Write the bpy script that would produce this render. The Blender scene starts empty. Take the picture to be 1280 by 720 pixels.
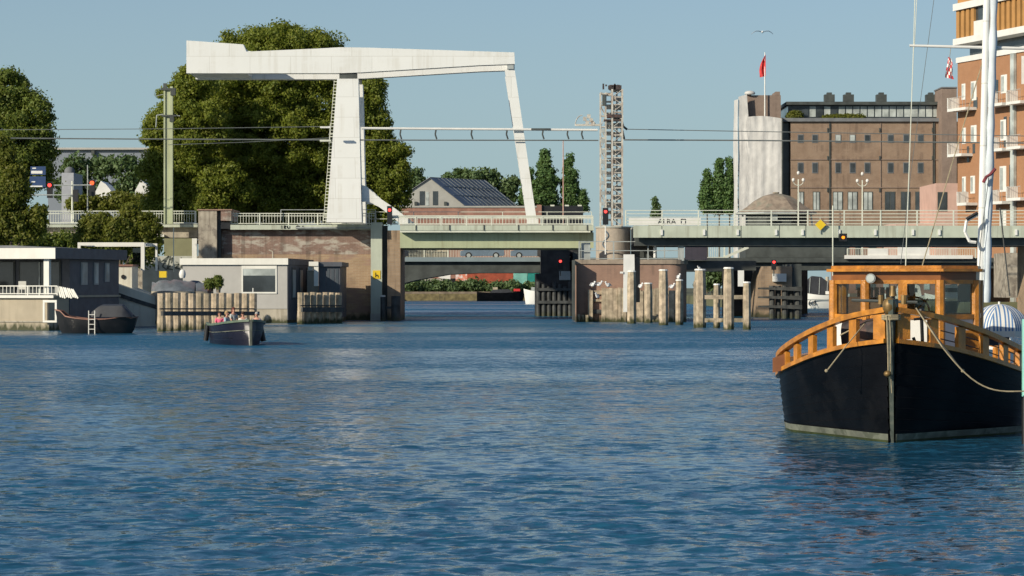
import bpy, bmesh, math, random
import numpy as np
from mathutils import Vector, Matrix, noise as mnoise
random.seed(7); rng=np.random.default_rng(7)
F=3200.0; CH=3.0; HY=356.0
SC=bpy.context.scene; COL=SC.collection
def X(px,D): return (px-640.0)*D/F
def Z(py,D): return CH-(py-HY)*D/F
def DW(py): return F*CH/(py-HY)          # distance of a waterline row
WM={}                                     # world matrices of parents
def tag(o,label=None,cat=None,group=None,kind=None):
    if label: o['label']=label
    if cat: o['category']=cat
    if group: o['group']=group
    if kind: o['kind']=kind
    return o
def thing(name,label,cat,loc=(0,0,0),rotz=0,group=None):
    o=bpy.data.objects.new(name,None); COL.objects.link(o); o.empty_display_size=.3
    o.location=loc; o.rotation_euler=(0,0,rotz)
    WM[o.name]=Matrix.Translation(loc)@Matrix.Rotation(rotz,4,'Z')
    return tag(o,label,cat,group)
class MB:
    def __init__(s,smooth=False): s.v=[]; s.f=[]; s.smooth=smooth
    def add(s,vs,fs):
        o=len(s.v); s.v+=[tuple(v) for v in vs]; s.f+=[tuple(i+o for i in f) for f in fs]; return s
    def box(s,x0,x1,y0,y1,z0,z1):
        return s.add([(x0,y0,z0),(x1,y0,z0),(x1,y1,z0),(x0,y1,z0),(x0,y0,z1),(x1,y0,z1),(x1,y1,z1),(x0,y1,z1)],
            [(0,3,2,1),(4,5,6,7),(0,1,5,4),(1,2,6,5),(2,3,7,6),(3,0,4,7)])
    def pb(s,px0,px1,py0,py1,D,dep=.3):   # box whose front face fills a pixel rectangle at distance D
        return s.box(X(px0,D),X(px1,D),D,D+dep,Z(py1,D),Z(py0,D))
    def prism(s,pts,y0,y1):
        n=len(pts); v=[(p[0],y0,p[1]) for p in pts]+[(p[0],y1,p[1]) for p in pts]
        return s.add(v,[tuple(range(n)),tuple(range(2*n-1,n-1,-1))]+[(i,(i+1)%n,(i+1)%n+n,i+n) for i in range(n)])
    def pprism(s,pts,D,dep): return s.prism([(X(a,D),Z(b,D)) for a,b in pts],D,D+dep)
    def prismz(s,pts,z0,z1):
        n=len(pts); v=[(p[0],p[1],z0) for p in pts]+[(p[0],p[1],z1) for p in pts]
        return s.add(v,[tuple(range(n-1,-1,-1)),tuple(range(n,2*n))]+[(i,(i+1)%n,(i+1)%n+n,i+n) for i in range(n)])
    def frame(s,p,q):
        d=(Vector(q)-Vector(p)); L=d.length; d.normalize()
        u=d.cross(Vector((0,0,1)))
        if u.length<1e-3: u=Vector((1,0,0))
        u.normalize(); w=u.cross(d); return d,u,w
    def bar(s,p,q,w,h=None):
        h=h or w; d,u,n=s.frame(p,q); v=[]
        for c in (Vector(p),Vector(q)):
            for a,b in ((-1,-1),(1,-1),(1,1),(-1,1)): v.append(c+u*(a*w/2)+n*(b*h/2))
        return s.add(v,[(0,1,2,3),(7,6,5,4),(0,4,5,1),(1,5,6,2),(2,6,7,3),(3,7,4,0)])
    def tube(s,p,q,r,r2=None,n=8):
        r2=r if r2 is None else r2; d,u,w=s.frame(p,q); v=[]
        for c,rr in ((Vector(p),r),(Vector(q),r2)):
            for i in range(n):
                a=2*math.pi*i/n; v.append(c+u*(rr*math.cos(a))+w*(rr*math.sin(a)))
        return s.add(v,[tuple(range(n)),tuple(range(2*n-1,n-1,-1))]+[(i,i+n,(i+1)%n+n,(i+1)%n) for i in range(n)])
    def path(s,pts,r,n=6):
        for a,b in zip(pts[:-1],pts[1:]): s.tube(a,b,r,n=n)
        return s
    def sweep(s,pts,w,h,close=False):
        P=[Vector(p) for p in pts]; n=len(P); v=[]
        for i,p in enumerate(P):
            d=(P[min(i+1,n-1)]-P[max(i-1,0)]); d.z=0
            d.normalize(); u=Vector((d.y,-d.x,0))
            for a,b in ((-1,-1),(1,-1),(1,1),(-1,1)): v.append(p+u*(a*w/2)+Vector((0,0,b*h/2)))
        f=[(0,1,2,3),tuple(4*(n-1)+k for k in (3,2,1,0))]
        for i in range(n-1):
            for k in range(4): f.append((4*i+k,4*i+4+k,4*i+4+(k+1)%4,4*i+(k+1)%4))
        return s.add(v,f)
    def ball(s,c,rx,ry=None,rz=None,n=12,m=8,z0=-1.0):
        ry=ry or rx; rz=rz or rx; v=[]; f=[]
        for j in range(m+1):
            t=math.asin(z0)+(math.pi/2-math.asin(z0))*j/m
            for i in range(n):
                a=2*math.pi*i/n; v.append((c[0]+rx*math.cos(t)*math.cos(a),c[1]+ry*math.cos(t)*math.sin(a),c[2]+rz*math.sin(t)))
        for j in range(m):
            for i in range(n): f.append((j*n+i,j*n+(i+1)%n,(j+1)*n+(i+1)%n,(j+1)*n+i))
        f.append(tuple(range(n-1,-1,-1)))
        return s.add(v,f)
    def build(s,name,m,parent=None,local=False,label=None,origin=None):
        me=bpy.data.meshes.new(name); vs=s.v
        if parent is not None and not local:
            inv=WM[parent.name].inverted(); vs=[inv@Vector(v) for v in vs]
        if origin is not None: vs=[Vector(v)-Vector(origin) for v in vs]
        me.from_pydata([tuple(v) for v in vs],[],s.f); me.update()
        bm=bmesh.new(); bm.from_mesh(me); bmesh.ops.recalc_face_normals(bm,faces=bm.faces); bm.to_mesh(me); bm.free()
        if s.smooth:
            for p in me.polygons: p.use_smooth=True
            try: me.set_sharp_from_angle(angle=math.radians(40))
            except Exception: pass
        me.materials.append(m)
        o=bpy.data.objects.new(name,me); COL.objects.link(o)
        if parent is not None: o.parent=parent; WM[o.name]=WM[parent.name].copy()
        else:
            o.location=origin or (0,0,0); WM[o.name]=Matrix.Translation(o.location)
        if label: o['label']=label
        return o
def copy_tree(o,parent=None):
    c=o.copy(); COL.objects.link(c); c.parent=parent
    for ch in list(o.children): copy_tree(ch,c)
    return c
def one(name,mb,m,label,cat,group=None,origin=None,smooth=False):
    mb.smooth=mb.smooth or smooth
    xs=np.array(mb.v); 
    if origin is None: origin=(float(xs[:,0].mean()),float(xs[:,1].mean()),float(xs[:,2].min()))
    return tag(mb.build(name,m,origin=origin),label,cat,group)
# ---------------- materials
class NT:
    def __init__(s,name):
        s.m=bpy.data.materials.new(name); s.m.use_nodes=True; s.n=s.m.node_tree; s.n.nodes.clear()
        s.out=s.N('ShaderNodeOutputMaterial')
    def N(s,t,**k):
        n=s.n.nodes.new(t)
        for a,b in k.items(): setattr(n,a,b)
        return n
    def L(s,a,b): s.n.links.new(a,b)
    def math(s,op,a,b=None,c=None,clamp=False):
        n=s.N('ShaderNodeMath',operation=op,use_clamp=clamp)
        for i,v in enumerate((a,b,c)):
            if v is None: continue
            if isinstance(v,(int,float)): n.inputs[i].default_value=v
            else: s.L(v,n.inputs[i])
        return n.outputs[0]
    def mix(s,fac,a,b,blend='MIX'):
        n=s.N('ShaderNodeMix',data_type='RGBA',blend_type=blend)
        for i,v in ((0,fac),(6,a),(7,b)):
            if isinstance(v,(int,float)): n.inputs[i].default_value=v
            elif isinstance(v,(tuple,list)): n.inputs[i].default_value=(*v[:3],1)
            else: s.L(v,n.inputs[i])
        return n.outputs[2]
    def noise(s,vec,scale,detail=4,rough=.55):
        n=s.N('ShaderNodeTexNoise'); n.inputs['Scale'].default_value=scale; n.inputs['Detail'].default_value=detail; n.inputs['Roughness'].default_value=rough
        s.L(vec,n.inputs['Vector']); return n.outputs['Fac']
    def pos(s,sc=(1,1,1)):
        g=s.N('ShaderNodeNewGeometry'); mp=s.N('ShaderNodeMapping'); mp.inputs['Scale'].default_value=sc
        s.L(g.outputs['Position'],mp.inputs['Vector']); return mp.outputs[0]
    def ramp(s,f,lo,hi):
        n=s.N('ShaderNodeMapRange',interpolation_type='SMOOTHSTEP'); s.L(f,n.inputs[0]); n.inputs[1].default_value=lo; n.inputs[2].default_value=hi; return n.outputs[0]
def mat(name,col,rough=.6,var=.2,scale=1.5,streak=0,stcol=(.05,.045,.035),bump=0,bscale=20,metal=0,algae=0,spec=.5,coat=0,patch=0,pcol=None,pscale=.5):
    t=NT(name); p=t.N('ShaderNodeBsdfPrincipled'); t.L(p.outputs[0],t.out.inputs[0])
    f=t.noise(t.pos(),scale,5)
    a=tuple(c*(1-var) for c in col); b=tuple(min(1,c*(1+var)) for c in col)
    c=t.mix(t.ramp(f,.3,.7),a,b)
    if patch:
        g=t.noise(t.pos((1,1,1)),pscale,6,.65); c=t.mix(t.math('MULTIPLY',t.ramp(g,.48,.6),patch),c,pcol)
    if streak:
        g=t.noise(t.pos((2.2,2.2,.12)),1.3,5,.65); g2=t.noise(t.pos(),.35,3)
        c=t.mix(t.math('MULTIPLY',t.math('MULTIPLY',t.ramp(g,.46,.66),t.ramp(g2,.35,.6)),streak),c,stcol)
    if algae:
        sp=t.N('ShaderNodeSeparateXYZ'); t.L(t.pos(),sp.inputs[0])
        h=t.math('ADD',sp.outputs[2],t.math('MULTIPLY',t.noise(t.pos((3,3,1)),1.2,4),-1.2))
        n=t.N('ShaderNodeMapRange'); t.L(h,n.inputs[0]); n.inputs[1].default_value=-.1; n.inputs[2].default_value=-.45
        c=t.mix(t.math('MULTIPLY',n.outputs[0],algae,clamp=True),c,(.05,.055,.02))
    t.L(c,p.inputs['Base Color']); p.inputs['Roughness'].default_value=rough; p.inputs['Metallic'].default_value=metal
    p.inputs['Specular IOR Level'].default_value=spec
    if coat: p.inputs['Coat Weight'].default_value=coat; p.inputs['Coat Roughness'].default_value=.15
    if rough<.5: t.L(t.math('MULTIPLY_ADD',f,.3,rough-.12,clamp=True),p.inputs['Roughness'])
    if bump:
        bn=t.N('ShaderNodeBump'); bn.inputs['Strength'].default_value=bump; bn.inputs['Distance'].default_value=.05
        t.L(t.noise(t.pos(),bscale,4),bn.inputs['Height']); t.L(bn.outputs[0],p.inputs['Normal'])
    return t.m
def brick(name,c1,c2,mortar,bw=.22,bh=.075,ms=.012,var=.35,stain=.5,stcol=(.08,.06,.045),patchcol=None,rough=.85,algae=0,pscale=.35):
    t=NT(name); p=t.N('ShaderNodeBsdfPrincipled'); t.L(p.outputs[0],t.out.inputs[0])
    sp=t.N('ShaderNodeSeparateXYZ'); t.L(t.pos(),sp.inputs[0]); cb=t.N('ShaderNodeCombineXYZ')
    t.L(t.math('ADD',sp.outputs[0],sp.outputs[1]),cb.inputs[0]); t.L(sp.outputs[2],cb.inputs[1])
    b=t.N('ShaderNodeTexBrick'); t.L(cb.outputs[0],b.inputs['Vector']); b.inputs['Scale'].default_value=1
    b.inputs['Color1'].default_value=(*c1,1); b.inputs['Color2'].default_value=(*c2,1); b.inputs['Mortar'].default_value=(*mortar,1)
    b.inputs['Mortar Size'].default_value=ms; b.inputs['Brick Width'].default_value=bw; b.inputs['Row Height'].default_value=bh
    c=b.outputs['Color']
    c=t.mix(t.math('MULTIPLY',t.ramp(t.noise(t.pos(),.8,6,.65),.35,.7),var),c,tuple(x*.55 for x in c1))
    if patchcol: c=t.mix(t.ramp(t.noise(t.pos((1,1,2.5)),pscale,5,.6),.48,.62),c,patchcol)
    g=t.noise(t.pos((2,2,.1)),1.1,5,.65); g2=t.noise(t.pos((.5,.5,1.5)),.5,4)
    c=t.mix(t.math('MULTIPLY',t.math('MULTIPLY',t.ramp(g,.45,.65),t.ramp(g2,.42,.6)),stain),c,stcol)
    if algae:
        h=t.math('ADD',sp.outputs[2],t.math('MULTIPLY',t.noise(t.pos((2,2,1)),1.,4),-1.4))
        n=t.N('ShaderNodeMapRange'); t.L(h,n.inputs[0]); n.inputs[1].default_value=0; n.inputs[2].default_value=-.45
        c=t.mix(t.math('MULTIPLY',n.outputs[0],algae,clamp=True),c,(.04,.045,.018))
    t.L(c,p.inputs['Base Color']); p.inputs['Roughness'].default_value=rough
    bn=t.N('ShaderNodeBump'); bn.inputs['Strength'].default_value=.3; bn.inputs['Distance'].default_value=.02
    t.L(b.outputs['Fac'],bn.inputs['Height']); bn.invert=True; t.L(bn.outputs[0],p.inputs['Normal'])
    return t.m
def foliage(name,c1,c2,c3,trans=.46,scale=.45):
    t=NT(name); g=t.N('ShaderNodeNewGeometry')
    c=t.mix(t.ramp(t.noise(t.pos(),scale,3),.35,.65),c1,c2); c=t.mix(t.math('MULTIPLY',t.math('POWER',g.outputs['Random Per Island'],2.0),.8),c,c3)
    d=t.N('ShaderNodeBsdfPrincipled'); d.inputs['Roughness'].default_value=.55; d.inputs['Specular IOR Level'].default_value=.3
    tr=t.N('ShaderNodeBsdfTranslucent'); t.L(c,d.inputs['Base Color']); t.L(t.mix(.5,c,(.24,.30,.03)),tr.inputs[0])
    m=t.N('ShaderNodeMixShader'); m.inputs[0].default_value=trans; t.L(d.outputs[0],m.inputs[1]); t.L(tr.outputs[0],m.inputs[2]); t.L(m.outputs[0],t.out.inputs[0])
    return t.m
def glass(name,col=(.5,.6,.6),clear=.75,rough=.03):
    t=NT(name); tr=t.N('ShaderNodeBsdfTransparent'); tr.inputs[0].default_value=(*col,1)
    gl=t.N('ShaderNodeBsdfGlossy'); gl.inputs['Roughness'].default_value=rough
    lw=t.N('ShaderNodeLayerWeight'); lw.inputs['Blend'].default_value=.5
    f=t.math('ADD',t.math('MULTIPLY',t.math('POWER',lw.outputs['Facing'],4.0),.6),(1-clear)*.5+.02,clamp=True)
    m=t.N('ShaderNodeMixShader'); t.L(f,m.inputs[0]); t.L(tr.outputs[0],m.inputs[1]); t.L(gl.outputs[0],m.inputs[2]); t.L(m.outputs[0],t.out.inputs[0]); return t.m
def emit(name,col,st):
    t=NT(name); e=t.N('ShaderNodeEmission'); e.inputs[0].default_value=(*col,1); e.inputs[1].default_value=st; t.L(e.outputs[0],t.out.inputs[0]); return t.m
def tex2(name,fn,rough=.7):
    t=NT(name); p=t.N('ShaderNodeBsdfPrincipled'); t.L(p.outputs[0],t.out.inputs[0]); p.inputs['Roughness'].default_value=rough
    t.L(fn(t),p.inputs['Base Color']); return t.m
M={}
M['white']=brick('white_painted_plates',(.76,.77,.74),(.73,.74,.71),(.60,.60,.56),bw=3.4,bh=1.7,ms=.02,var=.05,stain=.22,stcol=(.42,.38,.28),rough=.5)
M['white2']=mat('white_paint_plain',(.72,.72,.68),.5,.06,1)
M['rail']=mat('rail_paint',(.62,.64,.54),.5,.08,1)
M['green']=mat('girder_green_paint',(.40,.44,.28),.5,.08,.6,streak=.35,stcol=(.2,.17,.09))
M['green2']=mat('fascia_paint',(.47,.51,.41),.5,.08,.8,streak=.4,stcol=(.2,.18,.12))
M['grey_steel']=mat('grey_steel',(.35,.38,.37),.5,.12,2,streak=.3)
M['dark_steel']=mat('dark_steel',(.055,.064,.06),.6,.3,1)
M['lattice']=mat('galvanised_steel',(.50,.48,.42),.6,.2,3,patch=.5,pcol=(.28,.19,.14),pscale=1.6)
M['black']=mat('black_paint',(.012,.013,.015),.45,.2,2)
M['tyre']=mat('black_rubber',(.015,.015,.016),.8,.2,5)
M['abut']=brick('abutment_brick',(.40,.28,.17),(.34,.23,.14),(.42,.34,.25),bw=.5,bh=.14,var=.5,stain=.5,patchcol=(.30,.20,.15),algae=.9)
M['abut_top']=brick('abutment_weathered_brick',(.27,.17,.13),(.22,.14,.11),(.3,.24,.2),bw=.4,bh=.12,var=.6,stain=.5,stcol=(.05,.04,.03),patchcol=(.42,.38,.32),pscale=.7)
M['pierbrick']=brick('pier_brick',(.44,.26,.18),(.38,.22,.155),(.22,.17,.14),var=.35,stain=.4,algae=.9)
M['pierbrick2']=brick('brown_pier_brick',(.36,.26,.17),(.31,.22,.14),(.3,.25,.2),bw=.5,bh=.2,var=.4,stain=.7,algae=.9)
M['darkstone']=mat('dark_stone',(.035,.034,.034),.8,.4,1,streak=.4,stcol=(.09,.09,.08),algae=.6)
M['concrete']=mat('stained_concrete',(.38,.34,.27),.85,.2,1.2,streak=.7,stcol=(.12,.09,.07),patch=.7,pcol=(.14,.12,.1),pscale=1.1,bump=.3)
M['roundcon']=mat('round_concrete',(.42,.36,.29),.85,.15,2,streak=.35,stcol=(.2,.16,.12),patch=.5,pcol=(.27,.24,.2),pscale=2,bump=.3)
M['concrete2']=mat('pale_concrete',(.42,.43,.38),.85,.12,1.2,streak=.3,stcol=(.25,.22,.17))
M['pilewood']=mat('weathered_timber',(.43,.35,.25),.85,.3,2.5,streak=.6,stcol=(.12,.11,.075),bump=.5,bscale=12,algae=1,patch=.25,pcol=(.2,.2,.12),pscale=.8)
M['darkwood']=mat('tarred_timber',(.05,.055,.055),.7,.4,2,algae=.6,streak=.4,stcol=(.12,.12,.11))
M['warehouse']=brick('warehouse_brick',(.29,.185,.12),(.25,.16,.10),(.32,.26,.2),var=.45,stain=.35,stcol=(.07,.045,.035))
M['warehouse2']=brick('warehouse_stack_brick',(.27,.195,.15),(.24,.17,.13),(.25,.2,.17),var=.45,stain=.35)
M['aptbrick']=brick('apartment_brick',(.36,.165,.075),(.33,.15,.065),(.4,.25,.15),var=.2,stain=.1)
M['pink']=mat('pink_render',(.55,.36,.29),.8,.08,.8,streak=.1)
M['wrap']=mat('scaffold_sheet',(.62,.61,.58),.6,.1,.6,streak=.45,stcol=(.38,.37,.36),bump=.8,bscale=1.2)
M['winglass']=mat('window_glass',(.05,.06,.065),.15,.3,.5,spec=.8)
M['winpale']=mat('pale_window_blinds',(.40,.44,.42),.3,.35,.6)
M['louvre']=mat('orange_louvre',(.42,.22,.07),.7,.1,1)
M['roofgrey']=mat('grey_roofing',(.16,.17,.18),.8,.15,1)
M['roofbrown']=mat('weathered_slate',(.27,.22,.17),.8,.25,1.5,patch=.5,pcol=(.2,.22,.17))
M['solar']=mat('solar_panels',(.10,.13,.18),.3,.15,.5)
M['pinkwall']=mat('terracotta_wall',(.30,.16,.12),.8,.2,.5,streak=.2)
M['housewall']=mat('grey_house_render',(.36,.36,.33),.8,.08,.6)
M['hbwhite']=mat('houseboat_white_trim',(.74,.73,.66),.5,.04,1,streak=.12,stcol=(.4,.38,.3))
M['hbnavy']=mat('houseboat_navy_and_shade',(.085,.093,.11),.6,.15,1.5)
M['hbgrey']=mat('houseboat_grey_render',(.42,.41,.38),.7,.05,.8,streak=.12,stcol=(.3,.29,.26))
M['hbbeige']=mat('beige_hull_boards',(.42,.36,.26),.7,.08,.8,streak=.3,stcol=(.2,.17,.12),algae=1)
M['hbcon']=mat('houseboat_concrete_hull',(.42,.38,.30),.8,.15,1,streak=.5,stcol=(.2,.17,.12),algae=1)
M['cream']=mat('cream_steel_paint',(.62,.60,.50),.5,.06,1,streak=.3,stcol=(.35,.27,.17))
M['tarp']=mat('blue_grey_tarpaulin',(.13,.15,.17),.6,.3,1.5,patch=.4,pcol=(.2,.14,.15),pscale=.9)
M['darktarp']=mat('dark_tarpaulin',(.03,.033,.04),.6,.2,2)
M['hullblack']=mat('glossy_black_hull',(.004,.0045,.006),.36,.3,1.5,patch=.25,pcol=(.016,.016,.017),pscale=1.2,spec=.12)
M['varnish']=mat('varnished_wood',(.50,.20,.022),.34,.28,4.0,streak=.55,stcol=(.26,.09,.015),coat=.2,bump=.25,bscale=30,patch=.25,pcol=(.30,.12,.03),pscale=3)
M['stem']=mat('worn_stem_timber',(.05,.065,.055),.6,.4,4,patch=.35,pcol=(.16,.17,.13),pscale=5)
M['boot']=mat('worn_boot_top',(.15,.16,.125),.6,.3,2,patch=.85,pcol=(.07,.08,.055),pscale=2.2)
M['algae']=mat('hull_algae',(.035,.045,.012),.6,.3,6)
M['sloop']=mat('dark_violet_hull',(.010,.010,.022),.35,.15,1)
M['slooptrim']=mat('sloop_green_trim',(.10,.14,.10),.5,.2,3)
M['rope']=mat('rope_fibre',(.33,.28,.18),.9,.2,8)
M['darkrope']=mat('dark_cable',(.05,.055,.055),.7,.2,3)
M['wire']=mat('overhead_wire',(.13,.145,.145),.7,.1,1)
M['red']=mat('red_cloth',(.55,.03,.03),.7,.15,3)
M['yellow']=mat('yellow_sign',(.75,.52,.02),.5,.05,2)
M['blue']=mat('blue_sign',(.02,.05,.14),.4,.05,2)
M['teal']=mat('teal_paint',(.03,.30,.26),.5,.1,1)
M['tealpale']=mat('pale_teal_paint',(.25,.55,.48),.5,.1,1)
M['contred']=mat('red_container',(.42,.10,.05),.6,.2,.8)
M['carpaint']=mat('blue_grey_car_paint',(.15,.20,.25),.25,.1,1,coat=.5)
M['cardark']=mat('dark_car_paint',(.03,.035,.045),.25,.1,1,coat=.5)
M['land']=mat('quay_ground',(.11,.115,.06),.9,.3,.3)
M['quay']=mat('quay_wall',(.2,.16,.12),.85,.3,.6,algae=.8,streak=.5)
M['gull']=mat('white_feathers',(.78,.78,.76),.7,.03,5)
M['gullgrey']=mat('grey_feathers',(.3,.31,.33),.7,.05,5)
M['skin']=mat('skin',(.52,.28,.20),.5,.08,8)
M['bark']=mat('bark',(.10,.08,.055),.9,.3,4,bump=.4)
M['brass']=mat('old_brass',(.22,.14,.05),.5,.3,6,metal=.4)
M['rust']=mat('rusty_drum',(.045,.035,.035),.7,.5,5,patch=.6,pcol=(.13,.06,.04),pscale=4)
M['leafA']=foliage('leaves_chestnut',(.20,.245,.032),(.15,.20,.03),(.27,.275,.044))
M['leafB']=foliage('leaves_left_tree',(.175,.235,.045),(.13,.185,.04),(.235,.25,.055))
M['leafC']=foliage('leaves_poplar',(.09,.17,.05),(.07,.14,.045),(.13,.20,.06),trans=.25)
M['leafD']=foliage('leaves_distant',(.10,.16,.06),(.08,.135,.055),(.13,.18,.07),trans=.25)
M['leafY']=foliage('leaves_yellow_green',(.16,.18,.028),(.12,.15,.025),(.21,.20,.04))
M['glass']=glass('clear_glass',(.82,.86,.86),.96)
M['glassd']=glass('dark_glass',(.25,.28,.3),.85)
M['redlamp']=emit('red_signal_light',(1,.06,.05),3.0)
M['orlamp']=emit('orange_signal_light',(1,.28,.02),2.2)
M['redlamp2']=emit('amber_red_signal_light',(1,.12,.04),2.2)
# ---------------- camera, light, sky
cam=bpy.data.cameras.new('camera'); co=bpy.data.objects.new('camera',cam); COL.objects.link(co)
co.location=(0,0,CH); co.rotation_euler=(math.radians(90),0,0); cam.lens=90; cam.sensor_width=36; cam.shift_y=-4/1280; cam.clip_end=6000; cam.clip_start=.5
SC.camera=co
SUN=Vector((-.68,-.58,.40)).normalized(); EL=math.asin(SUN.z); AZ=math.atan2(SUN.x,SUN.y)
sl=bpy.data.lights.new('sun','SUN'); sl.energy=4.9; sl.angle=math.radians(.5); sl.color=(1,.895,.72)
so=bpy.data.objects.new('sun',sl); COL.objects.link(so); so.rotation_euler=SUN.to_track_quat('Z','Y').to_euler()
w=bpy.data.worlds.new('World'); SC.world=w; w.use_nodes=True; wn=w.node_tree
sky=wn.nodes.new('ShaderNodeTexSky'); sky.sky_type='NISHITA'; sky.sun_disc=False; sky.sun_elevation=EL; sky.sun_rotation=AZ%(2*math.pi)
sky.altitude=0; sky.air_density=.8; sky.dust_density=.5; sky.ozone_density=2.0
bg=wn.nodes['Background']; tcw=wn.nodes.new('ShaderNodeTexCoord'); spw=wn.nodes.new('ShaderNodeSeparateXYZ'); wn.links.new(tcw.outputs['Generated'],spw.inputs[0])
mrw=wn.nodes.new('ShaderNodeMapRange'); mrw.interpolation_type='SMOOTHSTEP'; wn.links.new(spw.outputs[2],mrw.inputs[0]); mrw.inputs[1].default_value=-.02; mrw.inputs[2].default_value=.24; mrw.inputs[3].default_value=.85; mrw.inputs[4].default_value=0
mxw=wn.nodes.new('ShaderNodeMix'); mxw.data_type='RGBA'; wn.links.new(mrw.outputs[0],mxw.inputs[0]); wn.links.new(sky.outputs[0],mxw.inputs[6]); mxw.inputs[7].default_value=(3.35,4.75,5.20,1)
wn.links.new(mxw.outputs[2],bg.inputs[0]); bg.inputs[1].default_value=.096
SC.render.engine='CYCLES'
SC.view_settings.view_transform='Standard'; SC.view_settings.look='None'; SC.view_settings.gamma=1; SC.view_settings.exposure=0
SC.cycles.max_bounces=6; SC.cycles.transparent_max_bounces=12
# ---------------- water: one fan of real waves, plus fine ripples in the material
def make_water():
    rows=[-60.,-10.,3.,6.]; d=8.
    while d<900: rows.append(d); d*=1.0042
    rows=np.array(rows+[1500.]); tc=np.concatenate([[-3,-2,-1.2,-.8,-.55],np.linspace(-.36,.36,470),[.55,.8,1.2,2,3]])
    D,T=np.meshgrid(rows,tc,indexing='ij'); Xg=np.where(D>8,T*D,T*8*4); Xg=T*np.maximum(D,30); Yg=D.copy()
    sp=np.gradient(rows)[:,None]; Zg=np.zeros_like(Xg); spx=np.maximum(D,30)*.0019
    patch=.60+.55*np.sin(Yg*.055+Xg*.02+1.3*np.sin(Xg*.05))*np.sin(Yg*.021-Xg*.013+1)
    for i in range(110):
        L=.22*(2.0/.22)**rng.random(); th=math.radians(rng.normal(12,34)); k=2*math.pi/L; a=.0060*L*min(1,(.45/L)**1.4)
        fade=np.clip(L/(1.9*np.abs(sp))-1,0,1)*np.clip(L/(1.9*spx)-1,0,1)
        Zg+=fade*a*(patch if L<3 else 1)*np.sin(k*(Xg*math.sin(th)+Yg*math.cos(th))+rng.random()*6.283)
    Zg[:4]=0; Zg[-2:]=0; Zg[:, :5]=0; Zg[:,-5:]=0
    n,m=Xg.shape; V=np.stack([Xg,Yg,Zg],-1).reshape(-1,3)
    idx=np.arange(n*m).reshape(n,m); q=np.stack([idx[:-1,:-1],idx[:-1,1:],idx[1:,1:],idx[1:,:-1]],-1).reshape(-1,4)
    me=fastmesh('water',V,q); 
    for p in (): pass
    me.polygons.foreach_set('use_smooth',np.ones(len(q),bool))
    t=NT('canal_water'); p=t.N('ShaderNodeBsdfPrincipled'); t.L(p.outputs[0],t.out.inputs[0])
    p.inputs['Base Color'].default_value=(.014,.085,.155,1); p.inputs['IOR'].default_value=1.333
    lo=t.noise(t.pos((.016,.05,1)),1,4,.6); pm=t.ramp(lo,.40,.60)
    sy=t.N('ShaderNodeSeparateXYZ'); t.L(t.pos(),sy.inputs[0]); far=t.math('MULTIPLY_ADD',t.ramp(sy.outputs[1],40,140),1.1,.2)
    def vn(sc,scale,det,amp):
        n=t.N('ShaderNodeTexNoise'); n.inputs['Scale'].default_value=scale; n.inputs['Detail'].default_value=det; n.inputs['Roughness'].default_value=.6
        t.L(t.pos(sc),n.inputs['Vector']); a=t.N('ShaderNodeVectorMath',operation='SUBTRACT'); t.L(n.outputs['Color'],a.inputs[0]); a.inputs[1].default_value=(.5,.5,.5)
        m=t.N('ShaderNodeVectorMath',operation='MULTIPLY'); t.L(a.outputs[0],m.inputs[0]); m.inputs[1].default_value=(amp*.8,amp,0)
        q=t.N('ShaderNodeSeparateXYZ'); t.L(m.outputs[0],q.inputs[0]); c=t.N('ShaderNodeCombineXYZ'); t.L(q.outputs[0],c.inputs[0]); t.L(t.math('SUBTRACT',t.math('MULTIPLY',q.outputs[1],.55),t.math('MULTIPLY',t.math('ABSOLUTE',q.outputs[1]),far)),c.inputs[1]); return c.outputs[0]
    ad=t.N('ShaderNodeVectorMath',operation='ADD'); t.L(vn((.55,1.15,1),2.4,3,1.15),ad.inputs[0]); t.L(vn((.5,1.1,1),8.,3,1.9),ad.inputs[1])
    sc=t.N('ShaderNodeVectorMath',operation='SCALE'); t.L(ad.outputs[0],sc.inputs[0]); t.L(t.math('MULTIPLY_ADD',pm,.95,.42),sc.inputs['Scale'])
    gg=t.N('ShaderNodeNewGeometry'); a2=t.N('ShaderNodeVectorMath',operation='ADD'); t.L(gg.outputs['Normal'],a2.inputs[0]); t.L(sc.outputs[0],a2.inputs[1])
    nz=t.N('ShaderNodeVectorMath',operation='NORMALIZE'); t.L(a2.outputs[0],nz.inputs[0]); t.L(nz.outputs[0],p.inputs['Normal'])
    p.inputs['Roughness'].default_value=.10
    me.materials.append(t.m); o=bpy.data.objects.new('water',me); COL.objects.link(o); tag(o,kind='structure')
def fastmesh(name,V,q):
    me=bpy.data.meshes.new(name); k=q.shape[1]
    me.vertices.add(len(V)); me.vertices.foreach_set('co',np.ascontiguousarray(V,dtype=np.float32).ravel())
    me.loops.add(len(q)*k); me.loops.foreach_set('vertex_index',np.ascontiguousarray(q,dtype=np.int32).ravel())
    me.polygons.add(len(q)); me.polygons.foreach_set('loop_start',np.arange(0,len(q)*k,k,dtype=np.int32))
    me.update(calc_edges=True); return me
make_water()
def sky_struct(name,mb,m): o=mb.build(name,m); o['kind']='structure'; return o
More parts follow.
